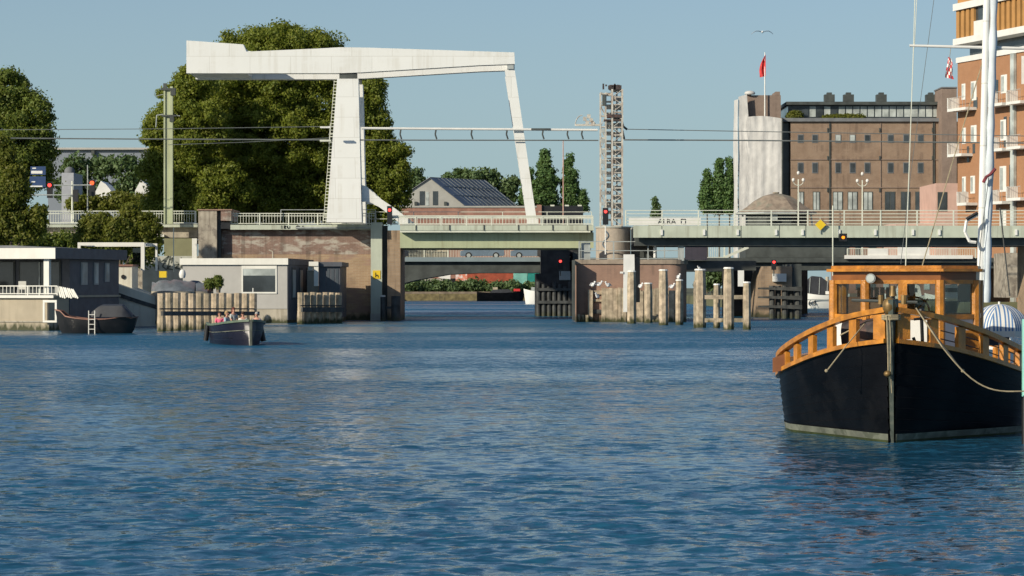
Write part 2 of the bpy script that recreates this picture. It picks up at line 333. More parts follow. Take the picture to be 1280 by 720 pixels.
# ground: one L-shaped sheet round the canal basin
g=MB(); zl=1.3
outer=[(-900,246),(-14,246),(-14,290),(-22,298),(-22,486),(28,486),(28,331),(44.5,331),(44.5,252),(900,252),(900,1300),(-900,1300)]
g.prismz(outer,-2,zl); sky_struct('ground',g,M['land'])
q=MB(); q.prismz([(-22,485.2),(28,485.2),(28,485.9),(-22,485.9)],-1,1.7); q.prismz([(28,330.2),(44.5,330.2),(44.5,330.9),(28,330.9)],-1,1.9)
one('quay_wall',q,M['quay'],'brown quay wall at the waterline of the far canal bank','quay wall')
bk_=MB(); bk_.prism([(-22,1.31),(27,1.31),(27,-.5),(-22,-.5)],484.2,485.15); o=one('reed_bank',bk_,mat('reeds',(.16,.13,.06),.9,.4,1.2,streak=.5),'brown strip of dry reeds along the far canal bank','reeds')
# ---------------- foliage
def leafcloud(C,sz,outn=None):
    n=len(C); a=rng.normal(size=(n,3)); a/=np.linalg.norm(a,axis=1)[:,None]
    if outn is not None:
        a=a*.55+outn*.75; a/=np.linalg.norm(a,axis=1)[:,None]
    b=np.cross(a,rng.normal(size=(n,3))); b/=np.linalg.norm(b,axis=1)[:,None]; c=np.cross(a,b)
    s=(sz*(.6+.8*rng.random(n)))[:,None]
    V=np.stack([C-b*s,C+c*s*.6,C+b*s,C-c*s*.6],1).reshape(-1,3); q=np.arange(4*n).reshape(n,4); return V,q
def crown(lobes,leaf=.26,dens=1.0,cl=34,cr=.55,seed=0):
    """lobes -> many rounded clumps spread over each lobe -> leaves on the clump's own skin"""
    rg=np.random.default_rng(seed+11); Vs=[];Q=[];o=0
    for (cx,cy,cz,rx,ry,rz) in lobes:
        area=4*math.pi*((rx*ry+rx*rz+ry*rz)/3); rc=cr*1.7; k=max(5,int(area*dens/(rc*rc*2.6)))
        d=rg.normal(size=(k,3)); d/=np.linalg.norm(d,axis=1)[:,None]; r=.62+.46*rg.random((k,1))
        P=np.array([cx,cy,cz])+d*r*np.maximum(np.array([rx,ry,rz])-rc*.45,rc*.3); R=rc*(.45+1.0*rg.random(k))
        n=max(12,int(cl*3.2)); e=rg.normal(size=(k*n,3)); e/=np.linalg.norm(e,axis=1)[:,None]
        rr=(.55+.68*rg.random((k*n,1))**1.3)
        L=np.repeat(P,n,0)+e*rr*np.repeat(R,n)[:,None]*np.array([1,1,.72]); L+=rg.normal(size=L.shape)*leaf*.7
        V,q=leafcloud(L,leaf,e); Vs.append(V); Q.append(q+o); o+=len(V)
    return np.concatenate(Vs),np.concatenate(Q)
def tree(name,label,cat,lobes,D,tpx,z0,m,leaf=.26,dens=1.0,cl=34,cr=.55,group=None,trunk_r=.35,depth=.85,limbs=5,seed=None):
    """lobes: (px,py,rpx,rpy[,dy]) ellipsoids measured in the photograph at distance D"""
    seed=seed if seed is not None else int(tpx)
    LB=[]
    for l in lobes:
        dy=l[4] if len(l)>4 else random.uniform(-1,1)*l[2]*D/F*.35
        LB.append((X(l[0],D),D+dy,Z(l[1],D),l[2]*D/F,l[2]*D/F*depth,l[3]*D/F))
    r=thing(name,label,cat,(X(tpx,D),D,z0),0,group)
    V,q=crown(LB,leaf,dens,cl,cr,seed); V=V-np.array(r.location)
    me=fastmesh('crown',V,q); me.materials.append(m); o=bpy.data.objects.new('crown',me); COL.objects.link(o); o.parent=r
    b=MB(True); p0=Vector(r.location); top=Vector((X(tpx,D),D,max(l[2] for l in LB)))
    mid=p0.lerp(top,.45); b.tube(p0-Vector((0,0,.3)),mid,trunk_r,trunk_r*.6,n=9); b.tube(mid,top,trunk_r*.6,.05,n=7)
    for l in random.sample(LB,min(limbs,len(LB))):
        s=p0.lerp(top,random.uniform(.3,.6)); b.tube(s,Vector(l[:3]),trunk_r*.35,.04,n=6)
    b.build('trunk',M['bark'],r); return r
def blobs(pts,jit=1.0): return pts
tree('chestnut_tree','tallest dense green tree, rising behind the white balance beam of the drawbridge','tree',
 [(350,78,62,46),(300,80,40,40),(400,80,45,38),(330,120,75,60),(395,130,70,62),(290,140,60,60),(350,180,80,60),(300,215,60,50),(395,215,60,50),(345,52,40,22),(395,58,30,18),(330,255,60,30),(400,250,50,34),(290,258,40,26)],262,348,1.3,M['leafA'],.14,1.15,85,.52,seed=3)
tree('chestnut_tree','broad green tree between the green catenary mast and the tall chestnut','tree',
 [(222,130,30,34),(240,105,28,26),(208,170,30,36),(245,165,40,45),(200,215,24,34),(235,225,45,38),(275,235,40,32),(186,165,9,14),(225,262,40,24),(265,262,36,22),(196,255,16,22)],252,240,1.3,M['leafA'],.14,1.2,80,.48,seed=8)
tree('chestnut_tree','dark green tree right of the white pylon, beside the gabled house','tree',
 [(452,135,30,40),(466,165,24,36),(460,195,42,36),(490,208,26,30),(484,236,32,28),(440,225,40,36),(466,110,16,18),(470,258,30,24),(440,260,30,22)],258,462,1.3,M['leafA'],.14,1.2,80,.48,seed=21)
tree('roadside_tree','tall leafy tree at the left edge of the photo behind the viaduct','tree',
 [(-20,140,50,50),(15,115,30,26),(40,140,28,28),(20,175,45,36),(52,190,22,30),(-10,215,50,40),(40,222,30,24),(12,95,14,9)],240,5,1.3,M['leafB'],.14,1.15,62,.46,seed=5)
tree('willow_tree','narrow yellow-green tree in front of the left end of the viaduct','tree',
 [(12,262,26,36),(32,285,22,22),(18,225,16,26),(-10,280,24,34),(48,272,10,16),(5,190,10,22)],203,14,1.0,M['leafY'],.14,2.4,34,.32,trunk_r=.16,seed=6)
tree('young_tree','small yellow-green sapling in front of the viaduct railing, above the metal frame','tree',
 [(122,282,22,18),(112,300,20,14),(150,290,24,20),(180,283,20,20),(188,305,12,14),(165,265,12,10),(160,305,20,12)],206,150,.6,M['leafY'],.13,2.6,32,.3,trunk_r=.12,seed=9)
tree('hedge','dark green hedge below the viaduct behind the houseboats','hedge',
 [(-10,303,40,16),(40,304,34,14),(85,304,32,14),(130,310,30,16),(170,318,26,18)],214,90,.6,M['leafB'],.16,1.6,32,.4,trunk_r=.1,seed=10)
# distant green row behind the left road
dl=[('bushy dark tree farthest left in the distant row beyond the road',[(96,212,20,20),(88,235,20,18)]),('bushy tree behind the left traffic lights, second in the distant row',[(128,210,20,18),(125,238,22,16)]),
    ('bushy tree in the middle of the distant row, right of the white tent roofs',[(160,214,18,20),(162,240,20,16)]),('bushy tree at the right end of the distant row beside the green mast',[(190,212,16,22),(192,240,18,18)])]
for i,(lb,lo) in enumerate(dl): tree('distant_tree',lb,'tree',lo,350,lo[0][0],1.3,M['leafD'],.28,1.,20,.5,'trees beyond the road',.3,seed=30+i)
dl=[('small rounded tree right behind the gabled house roof',[(520,225,14,16),(527,240,14,18)]),('wide low tree above the solar roof ridge',[(575,226,22,16),(600,228,24,18),(585,245,30,16)]),
    ('small tree between the solar roof and the white hanger',[(634,240,14,16),(642,232,8,12),(626,252,14,12)])]
for i,(lb,lo) in enumerate(dl): tree('distant_tree',lb,'tree',lo,552,lo[0][0],1.3,M['leafD'],.35,1.1,22,.55,'small trees around the gabled house',.3,seed=40+i)
def spire(px,ytop,ybot,wpx):
    n=7; return [(px+random.uniform(-1,1)*wpx*.07,ytop+(ybot-ytop)*(i+.75)/n,wpx*.46*(.22+.78*min(1,(i+.4)/3.6)),(ybot-ytop)/n*.9) for i in range(n)]
for i,(px,yt,yb,wp,lb) in enumerate([(682,187,262,34,'tall pointed poplar with the highest tip, left of the thin flagpole'),(712,192,262,24,'slim pointed poplar right behind the thin flagpole'),(660,212,262,26,'shorter poplar left of the two tall ones'),(728,238,262,14,'lowest poplar of the row, next to the lattice mast')]):
    tree('poplar_tree',lb,'tree',spire(px,yt,yb,wp),548,px,1.3,M['leafC'],.27,1.3,20,.36,'poplars behind the drawbridge',.25,seed=50+i)
for i,(px,yt,yb,wp,lb) in enumerate([(884,212,262,18,'lower pointed conifer left of the wrapped tower'),(899,196,262,20,'tall middle conifer left of the wrapped tower'),(912,195,262,20,'tall conifer touching the wrapped tower')]):
    tree('conifer_tree',lb,'tree',spire(px,yt,yb,wp),500,px,1.3,M['leafC'],.27,1.3,20,.36,'conifers beside the wrapped tower',.25,seed=60+i)
tree('slim_tree','slim yellow-green tree behind the bridge railing right of the lattice mast','tree',spire(820,248,290,13),500,820,1.3,M['leafD'],.25,1.2,18,.35,trunk_r=.25,seed=66)
for i,(px,w_,h_,lb) in enumerate([(515,22,8,'bush at the left end of the bank under the bridge'),(548,20,6,'bush on the far bank below the orange sign'),(590,26,8,'widest bush on the far bank in front of the red container'),(632,22,6,'bush on the far bank in front of the teal container'),(664,10,4,'small bush on the far bank beside the dark pier')]):
    tree('bush','green '+lb,'bush',[(px,358,w_,h_),(px+w_*.6,361,w_*.6,h_*.7),(px-w_*.6,361,w_*.6,h_*.7)],489,px,1.3,M['leafD'],.3,.8,30,.5,'bushes on the far bank',.1,seed=70+i)
tree('bush','green bush on the far bank seen between the tall mooring piles','bush',[(892,345,20,12),(880,352,14,8)],366,890,1.3,M['leafD'],.3,.8,30,.5,'bushes on the far bank',.1,seed=80)
tree('hedge','yellow-green shrubs behind the viaduct railing hiding the feet of the white tents','hedge',[(100,256,16,12),(125,254,16,11),(150,252,18,13),(178,254,18,12),(198,250,12,16)],290,150,1.3,M['leafY'],.2,1.3,24,.4,trunk_r=.1,seed=90)
# ---------------- railing helper
def railing(mb,x0,x1,y,zb,zt,bal=0,post=1.8,horiz=(),r=.03,pr=.045):
    mb.bar((x0,y,zt),(x1,y,zt),r*2.6,r*2.2); 
    for h in horiz: mb.bar((x0,y,zb+(zt-zb)*h),(x1,y,zb+(zt-zb)*h),r*2,r*2)
    n=max(1,round(abs(x1-x0)/post))
    for i in range(n+1): x=x0+(x1-x0)*i/n; mb.box(x-pr,x+pr,y-pr,y+pr,zb,zt-.002)
    if bal:
        mb.bar((x0,y,zb+.1),(x1,y,zb+.1),r*2,r*2); k=int(abs(x1-x0)/bal)
        for i in range(k): x=x0+(x1-x0)*(i+.5)/k; mb.box(x-.018,x+.018,y-.018,y+.018,zb+.1,zt-.003)
# ---------------- left viaduct
D=224.
v=thing('viaduct','low grey viaduct with cream railing leading to the drawbridge from the left','bridge',(X(120,D),D,0))
b=MB(); b.pb(-60,247,280,284,D-.6,.6); b.build('deck_edge',M['green2'],v)
b=MB(); b.pb(-60,247,283,297,D,7); b.build('parapet',M['concrete'],v)
b=MB(); b.pb(-60,205,293,296,D-.5,.5); b.build('ledge',M['hbwhite'],v)
b=MB(); b.pb(-60,247,279,280.5,D-.6,9); b.build('road_deck',M['grey_steel'],v)
b=MB(); railing(b,X(-60,D),X(245,D),D-.3,Z(280,D),Z(264,D),bal=.22,post=2.6,horiz=(.8,),r=.035,pr=.06); b.build('railing',M['rail'],v)
for px in (-30,70,170):
    b=MB(); b.pb(px-9,px+9,297,420,D+.6,5); b.build('pillar',M['concrete'],v)
b=MB(); b.pb(205,244,298,322,D-1,1.6); b.build('hatch_panel',mat('olive_panel',(.2,.2,.11),.7,.1,1,streak=.3),v)
D=218.
w_=thing('retaining_wall','pale concrete wall with dark graffiti strokes behind the moored boats','wall',(X(215,D),D,0))
b=MB(); b.pb(178,247,320,400,D,3); b.build('wall',M['concrete2'],w_)
b=MB()
for pts in ([(193,330),(194,336),(197,331),(198,337)],[(199,323),(201,328)],[(202,327),(211,320),(203,333),(208,337),(213,332)],[(213,320),(209,336),(217,337)],[(219,331),(224,330),(219,335),(225,336)],[(226,322),(230,326),(226,334)],[(212,325),(216,322),(214,329)]):
    for a,c in zip(pts[:-1],pts[1:]): b.bar((X(a[0],D),D-.01,Z(a[1],D)),(X(c[0],D),D-.01,Z(c[1],D)),.035,.11)
b.build('graffiti',mat('graffiti_paint',(.10,.11,.09),.7,.2,2),w_)
one('marker_post',MB().pb(240,246,298,326,216,.3),M['hbwhite'],'short pale post in front of the olive hatch panel','post')
D=216.
p=thing('bridge_pillar','stained concrete pillar with a dark vertical groove left of the brick abutment','pillar',(X(268,D),D,0))
MB().pb(248,271,263,420,D,6).build('shaft',M['concrete'],p); MB().pb(271,276,264,420,D+.35,5.5).build('groove',M['dark_steel'],p)
MB().pb(276,289,263,276,D,5).build('corner_block',M['abut_top'],p); MB().pb(276,288,278,286,D+.2,3).build('box',M['black'],p)
MB().pb(246.5,290,261.5,263,D-.1,6.3).build('cap',M['pierbrick'],p)
# ---------------- abutment
D=217.
a=thing('bridge_abutment','big brick abutment wall under the left foot of the white drawbridge','abutment',(X(370,D),D,0))
MB().pb(276.5,466,318,440,D,16).build('lower_wall',M['abut'],a)
MB().pb(276.5,466,287,318,D+.02,16).build('upper_wall',M['abut_top'],a)
b=MB(); b.pb(288,470,281,287,D-.8,10); b.build('deck_edge',M['green2'],a)
b=MB(); b.pb(370,466,283.5,285.5,D-.95,.15); b.build('pipe_tray',M['grey_steel'],a)
b=MB(); railing(b,X(289,D),X(470,D),D-.5,Z(281,D),Z(267,D),bal=.24,post=2.4,horiz=(.78,),r=.03,pr=.05); b.build('railing',M['rail'],a)
b=MB(); railing(b,X(352,D),X(470,D),D-.7,Z(276,D),Z(262.5,D),post=4,r=.022,pr=.03); b.build('pipe_rail',M['grey_steel'],a)
b=MB(); yy=D-.815
for pts in ([(353,282),(353,286)],[(356,286),(356,282.5),(358.5,283),(356.5,284.5),(358.5,286)],[(360,282.5),(360.5,285.5),(363,285.5),(363,282.5)],[(371,285.5),(372,282.7),(375,283),(375.5,285.5),(371,285.5)],[(378,286),(380,282.5)]):
    for c,e in zip(pts[:-1],pts[1:]): b.bar((X(c[0],D),yy,Z(c[1],D)),(X(e[0],D),yy,Z(e[1],D)),.02,.09)
b.build('graffiti',M['black'],a)
D=215.5
a=thing('guide_post','tall pale green steel post with a yellow sign at the edge of the brick abutment','post',(X(471,D),D,0))
MB().pb(463.5,477.5,278,400,D,1.0).build('post',M['green2'],a); MB().pb(463,478,392,408,D-.03,1.1).build('foot',M['concrete2'],a)
s=MB().pb(466,475.5,338,348.5,D-.05,.05).build('sign_plate',M['yellow'],a)
b=MB(); ys=D-.07
for c,e in (((469.3,340.5),(469.3,346.5)),((469.3,344),(472.3,344)),((472.3,344),(472.3,346.5))): b.bar((X(c[0],D),ys,Z(c[1],D)),(X(e[0],D),ys,Z(e[1],D)),.02,.08)
b.build('sign_letter',M['black'],s)
MB().pb(478,484,282,404,D+.8,1).build('groove',M['dark_steel'],a)
one('brick_column',MB().pb(484.2,500.5,288,405,D+.1,9),M['pierbrick2'],'narrow brown masonry column supporting the left end of the lifting span','column')
for (x0,x1,y0) in ((475.5,482,371),(489,500.5,370)):
    b=MB(); Dd=213.; b.tube((X((x0+x1)/2,Dd),Dd,-1),(X((x0+x1)/2,Dd),Dd,Z(y0,Dd)),(x1-x0)/2*Dd/F,n=10); r=thing('fender_pile','dark round fender pile with a white top at the foot of the green post' if x0<480 else 'dark thick fender pile at the foot of the brown masonry column','pile',(X((x0+x1)/2,Dd),Dd,-1),0,'dark fender piles by the abutment')
    b.build('post',M['darkwood'],r)
    if x0<480: MB().tube((X(478.75,Dd),Dd,Z(371,Dd)),(X(478.75,Dd),Dd,Z(369,Dd)),.2,n=10).build('cap',M['white2'],r)
    else: MB().box(X(482,Dd),X(489,Dd),Dd-.1,Dd+.1,Z(386,Dd),Z(383,Dd)).build('cross_beam',M['darkwood'],r)
# ---------------- drawbridge
D=214.; G=6.2
br=thing('drawbridge','large white steel drawbridge with raised balance beams over the canal opening','drawbridge',(X(500,D),D,Z(280,D)))
for k,dd in enumerate((D,D+G)):
    # same world shape, further back
    def P(px,py): return (X(px,D),Z(py,D))
    MB().prism([P(233,50.5),P(304,55.5),P(308,64.5),P(400,60.5),P(425,59),P(460,59.5),P(643,65.5),P(643.5,80),P(600,81.5),P(452,90.5),P(423,91.5),P(233,91.5)],dd,dd+1.0).build('balance_beam',M['white'],br)
    b=MB(); y0,y1=dd-.1,dd+1.25
    q4=[(408.5,278,y0-.35,y1+.35),(452.5,278,y0-.35,y1+.35)]; (xa,za),(xb,_)=P(408.5,278),P(452.5,278); (xc,zc),(xd,_)=P(421.5,98.5),P(448,98.5)
    b.add([(xa,y0-.35,za),(xb,y0-.35,za),(xb,y1+.35,za),(xa,y1+.35,za),(xc,y0,zc),(xd,y0,zc),(xd,y1,zc),(xc,y1,zc)],[(0,3,2,1),(4,5,6,7),(0,1,5,4),(1,2,6,5),(2,3,7,6),(3,0,4,7)])
    b.build('pylon',M['white'],br)
    MB().box(X(424,D),X(446,D),dd+.15,dd+.9,Z(98.4,D),Z(91.6,D)).build('bearing',M['dark_steel'],br)
    b=MB(); b.prism([P(631,88),P(643,84),P(671.5,279.5),P(660,279.5)],dd+.25,dd+.75); hg=b.build('hanger',M['white'],br)
    MB().box(X(634,D),X(642,D),dd+.1,dd+.9,Z(86,D),Z(80.3,D)).build('pin_block',M['grey_steel'],hg)
    MB().box(X(659,D),X(673,D),dd+.05,dd+.95,Z(281,D),Z(273,D)).build('foot_bracket',M['white'],hg)
    if k==0: MB().prism([P(642.5,150),P(646,150),P(650,197),P(647,197)],dd+.3,dd+.7).build('conduit',M['grey_steel'],hg)
    MB().prism([P(452.2,231),P(458,233),P(472,246),P(490,258),P(518,279.5),P(500,279.5),P(484,266),P(470,256),P(460,252),P(452.2,252)],dd+.2,dd+.9).build('stay_arm',M['white'],br)
MB().prism([P(234,53),P(303,57.5),P(306,90),P(234,90)],D+1.002,D+G-.002).build('counterweight',M['white2'],br)
MB().box(X(636,D),X(641,D),D+1.003,D+G-.003,Z(79,D),Z(68,D)).build('cross_beam',M['white2'],br)
b=MB()
for i in range(44):
    z=Z(276-i*4.05,D); t=i/44; x=X(408.5+13*t,D); b.box(x-.3,x+.02,D+.35,D+.42,z,z+.05)
b.tube((X(404,D),D+.38,Z(276,D)),(X(417.5,D),D+.38,Z(100,D)),.022,n=5); b.build('ladder',M['rail'],br)
b=MB()
for z in (178,168,158): b.bar((X(411,D),D-.2,Z(z,D)),(X(418,D),D-.2,Z(z,D)),.04)
b.bar((X(411.5,D),D-.2,Z(180,D)),(X(413,D),D-.2,Z(154,D)),.04); b.box(X(400,D),X(414,D),D-.3,D+.4,Z(177,D),Z(175,D)); b.build('ladder_platform',M['rail'],br)
Dp=D-1.1
MB().pb(500,742,281.5,288,Dp,1.1).build('walkway_edge',M['green2'],br)
MB().pb(500,738,288.1,290.5,Dp+.05,.9).build('walkway_ledge',M['rail'],br)
MB().pb(500,742,290.6,310,D-.02,.5).build('girder',M['green'],br)
MB().box(X(500,D),X(742,D),D-.02,D+.03,Z(310.6,D),Z(309.2,D)) 
MB().box(X(501,D),X(741,D),D+.5,D+G+1,Z(300,D),Z(281,D)).build('deck',M['dark_steel'],br)
MB().box(X(500,D),X(742,D),D+G+1.01,D+G+1.4,Z(311,D),Z(288,D)).build('girder',M['green'],br)
b=MB()
for px in (520,562,605,648,691,734): b.box(X(px,Dp)-.05,X(px,Dp)+.05,Dp-.05,Dp-.004,Z(288,Dp),Z(281.5,Dp))
b.build('walkway_bracket',M['dark_steel'],br)
b=MB(); railing(b,X(488,Dp),X(741,Dp),Dp+.08,Z(281.5,Dp),Z(270,Dp),bal=.26,post=2.0,horiz=(),r=.045,pr=.05); b.bar((X(488,Dp),Dp+.08,Z(271.8,Dp)),(X(741,Dp),Dp+.08,Z(271.8,Dp)),.03,.12); b.build('railing',M['rail'],br)
b=MB(); railing(b,X(455,Dp),X(743,Dp),D+G+.6,Z(280,D),Z(262,D),post=4.2,horiz=(.5,),r=.022,pr=.03); b.build('pipe_rail',M['rail'],br)
# ---------------- signals
def signal(label,px,py,D,h=1.35,w=.42,lamps=(('redlamp',.78),),post=None,name='traffic_light',group='red signal lights',pm='white2',big=.13):
    x=X(px,D); zc=Z(py,D); r=thing(name,label,'traffic light',(x,D,zc-h*.78),0,group)
    MB().box(x-w/2,x+w/2,D,D+.3,zc-h*.78,zc+h*.22).build('housing',M['black'],r)
    for m,fz in lamps:
        z=zc-h*.78+h*fz; b=MB(True); b.tube((x,D-.06,z),(x,D-.002,z),big,n=14); b.build('lamp',M[m],r)
        MB(True).tube((x,D-.16,z+big+.02),(x,D-.005,z+big+.02),.06,n=6).build('visor',M['black'],r)
    if post: MB().tube((x,D+.15,Z(post,D)),(x,D+.15,zc-h*.78),.055,n=8).build('post',M[pm],r)
    return r
signal('red signal light on the bridge end beside the white stay arm',487,262.5,212.5,1.5,.42,post=280)
signal('red signal light on a white post in front of the round concrete column',757,264.5,207,1.35,.45,post=318)
signal('red signal light under the bridge on the dark stone pier',700.5,326.5,238,1.0,.5,post=345,pm='dark_steel')
signal('red signal light on the brown pier above the dark fender block',967.5,327.5,232,.9,.42,post=345,pm='dark_steel')
signal('red signal light beside the blue road signs on the left',62,231.5,236,1.5,.5,big=.17)
signal('amber red signal light at the end of the long left mast arm',115,229,236,1.5,.55,lamps=(('redlamp2',.8),),big=.2)
signal('orange signal light low on the fascia of the right bridge span',1054,294,205,.62,.62,lamps=(('orlamp',.5),),big=.13)
# ---------------- middle pier
D=207.
pi=thing('bridge_pier','wide brick bridge pier with pale cap behind the timber fender','pier',(X(785,D),D,0))
n=14; pts=[(X(721,D),D+12),(X(721,D),D),(X(838,D),D)]+[(X(838,D)+1.4*math.sin(a_),D+1.4-1.4*math.cos(a_)) for a_ in [math.pi/2*i/6 for i in range(1,7)]]+[(X(838,D)+1.4,D+12)]
MB(True).prismz(pts,-1.5,Z(330,D)).build('body',M['pierbrick'],pi)
ptc=[(x+(.12 if x>0+X(830,D) else -.12),y-(.12 if y<D+3 else 0)) for x,y in pts]
MB().prismz(ptc,Z(330,D)+.002,Z(324.5,D)).build('cap',mat('pier_cap',(.32,.26,.2),.85,.15,2,streak=.4),pi)
b=MB(); Dr=D+.25; railing(b,X(724,Dr),X(853,Dr),Dr,Z(324.6,Dr),Z(302,Dr),post=2.4,horiz=(.5,.06),r=.03,pr=.05); b.build('platform_railing',M['grey_steel'],pi)
MB().pb(848,855,301,326,Dr-.1,.6).build('end_post',M['grey_steel'],pi)
b=MB(); b.tube((X(819,D),D+.6,Z(322,D)),(X(819,D),D+.6,Z(303,D)),.13,n=10); b.tube((X(819,D),D+.6,Z(303,D)),(X(821,D),D+.6,Z(298,D)),.13,.1,n=10); b.build('bollard',M['white2'],pi)
MB().pb(726,738,303,325,D+.5,.4).build('cabinet',M['grey_steel'],pi)
one('equipment_box',MB().pb(790,818,306,322,D+3,2),M['dark_steel'],'dark machinery housing on the pier behind the platform railing','housing')
cx=X(766.5,D+3); rc=thing('round_column','round speckled concrete column on the brick pier carrying the lattice mast','column',(cx,D+3,Z(325,D)))
MB(True).tube((cx,D+3,Z(325,D)+.002),(cx,D+3,Z(284,D)),1.42,n=28).build('shaft',M['roundcon'],rc); MB(True).tube((cx,D+3,Z(284,D)+.002),(cx,D+3,Z(282.4,D)),1.5,n=28).build('rim',M['concrete2'],rc)
# graffiti on the column (an S curve wrapped round it)
b=MB(); pr=[]
for i in range(17):
    t=i/16; ang=math.radians(-118+10*math.sin(t*math.pi*2)); pr.append((cx+1.45*math.cos(ang),D+3+1.45*math.sin(ang),Z(288+22*t,D)))
b.path(pr,.06,5); b.build('graffiti',mat('blue_graffiti',(.1,.14,.18),.6,.2,3),rc)
# ---------------- lattice mast
D2=D+3; x0,x1=X(749,D2),X(779,D2)
lm=thing('lattice_mast','tall weathered lattice mast carrying overhead wires above the middle pier','mast',(X(764,D2),D2,Z(284,D2)))
def lattice(mb,xa,xb,ya,yb,z0,z1,step,r=.06):
    for x in (xa,xb):
        for y in (ya,yb): mb.box(x-r,x+r,y-r,y+r,z0,z1)
    z=z0; k=0
    while z<z1-.1:
        zz=min(z+step,z1)
        for y in (ya,yb):
            mb.bar((xa,y,z),(xb,y,z),r,.09)
            if k%2: mb.bar((xa,y,z),(xb,y,zz),.05)
            else: mb.bar((xb,y,z),(xa,y,zz),.05)
        for x in (xa,xb): mb.bar((x,ya,z),(x,yb,z),r,.09); mb.bar((x,ya,z),(x,yb,zz),.05)
        z=zz; k+=1
b=MB(); lattice(b,X(765,D2),X(777.5,D2),D2-.45,D2+.4,Z(282.4,D2),Z(112,D2),.62,.075); b.build('main_column',M['lattice'],lm)
b=MB(); lattice(b,X(750.5,D2),X(757,D2),D2-.35,D2+.35,Z(282.4,D2),Z(116,D2),.9,.06)
for i in range(14): z=Z(275-i*11,D2); b.bar((X(757,D2),D2,z),(X(765,D2),D2,z),.06,.1)
b.build('side_column',M['lattice'],lm)
for i in range(20): z=Z(276-i*8.2,D2); MB().box(X(757.3,D2),X(764.6,D2),D2+.05,D2+.12,z,z+.16+.12*(i%3)).build('infill_plate',M['lattice'],lm)
for i in range(15): z=Z(272-i*11.2,D2); MB().box(X(766,D2),X(776.5,D2),D2+.2,D2+.24,z,z+.42).build('gusset_plate',M['lattice'],lm)
MB().box(X(770,D2),X(772,D2),D2-.1,D2+.1,Z(282.4,D2),Z(114,D2)).build('cable_duct',M['grey_steel'],lm)
b=MB(); rr=random.Random(3)
for i in range(9): z=Z(270-i*13,D2); b.box(X(751.3,D2),X(756,D2),D2-.42,D2-.3,z,z+.3)
b.build('step_plate',M['grey_steel'],lm)
MB().pb(762,775,106,112,D2-.3,.9).build('head_plate',M['rust'],lm)
b=MB()
for i in range(7):
    x=X(754+i*3.6,D2); b.box(x-.07,x+.07,D2-.4+.1*(i%3),D2-.2+.1*(i%3),Z(112-i%2*4,D2),Z(105+(i*5)%4,D2))
b.pb(759,777,143,147,D2-.55,1); b.pb(755,777,149,151,D2-.5,1); b.build('insulator_cluster',M['rust'],lm)
MB().pb(753,757,118,132,D2-.5,.3).build('cabinet',M['dark_steel'],lm)
b=MB(); b.path([(X(776,D2),D2,Z(146,D2)),(X(779,D2),D2,Z(158,D2)),(X(784,D2),D2,Z(162,D2))],.1,6); b.path([(X(777,D2),D2,Z(160,D2)),(X(780,D2),D2,Z(174,D2))],.12,6); b.build('insulator_arm',M['dark_steel'],lm)
b=MB(); pr=[(X(719+9*(1-math.cos(t)),D2),D2,Z(157-13*math.sin(t),D2)) for t in [i*math.pi/2/6 for i in range(7)]]; b.path(pr,.04,5)
b.pb(719,750,155,157.5,D2-.1,.2); 
for px,py in ((731,148),(736,145),(739,150),(734,153),(741,154)): b.box(X(px,D2)-.14,X(px,D2)+.14,D2-.12,D2+.12,Z(py+3,D2),Z(py-2,D2))
b.bar((X(736,D2),D2,Z(145,D2)),(X(746,D2),D2,Z(157,D2)),.07); b.build('switch_gear',M['lattice'],lm)
# gantry and wires
Dw=D2+4
gy=thing('overhead_gantry','long thin white overhead tube with hanging insulators between pylon and lattice mast','gantry',(X(600,Dw),Dw,Z(176,Dw)))
MB().tube((X(452,Dw),Dw,Z(160.3,Dw)),(X(747,Dw),Dw,Z(162.5,Dw)),.10,n=8).build('tube',M['white2'],gy)
b=MB()
for px in (501,545,590,634,679,710,728):
    MB().path([(X(px,Dw),Dw,Z(162,Dw)),(X(px-1,Dw),Dw,Z(168,Dw)),(X(px+1,Dw),Dw,Z(174,Dw))],.07,5).build('insulator',M['dark_steel'],gy)

b=MB(); b.pb(664,688,160.3,162.6,Dw-.15,.4); b.build('clamp',M['dark_steel'],gy)
MB().pb(400,413,158,160,Dw-2,.2).build('bracket',M['white2'],gy)
def wire(label,pts,r,D=Dw,m='wire',sag=0):
    b=MB(); P3=[(X(a,D),D,Z(c,D)) for a,c in pts]; b.path(P3,r,5); one('overhead_wire',b,M[m],label,'wire','overhead wires across the canal')
wire('thick dark overhead wire running left from the lattice mast past the pylon',[(-120,172),(210,174),(430,175),(748,175.5)],.055)
wire('thin upper overhead wire from the left edge to the white pylon',[(-120,163),(210,161),(420,158)],.028)
wire('lower thin wire crossing the tall tree',[(210,181),(300,178),(420,172)],.025)
wire('thin upper wire from lattice mast to the right edge',[(784,161.5),(920,164),(1400,172)],.035)
wire('thick lower wire from lattice mast to the right edge',[(780,174.8),(930,175.5),(1400,180)],.06)
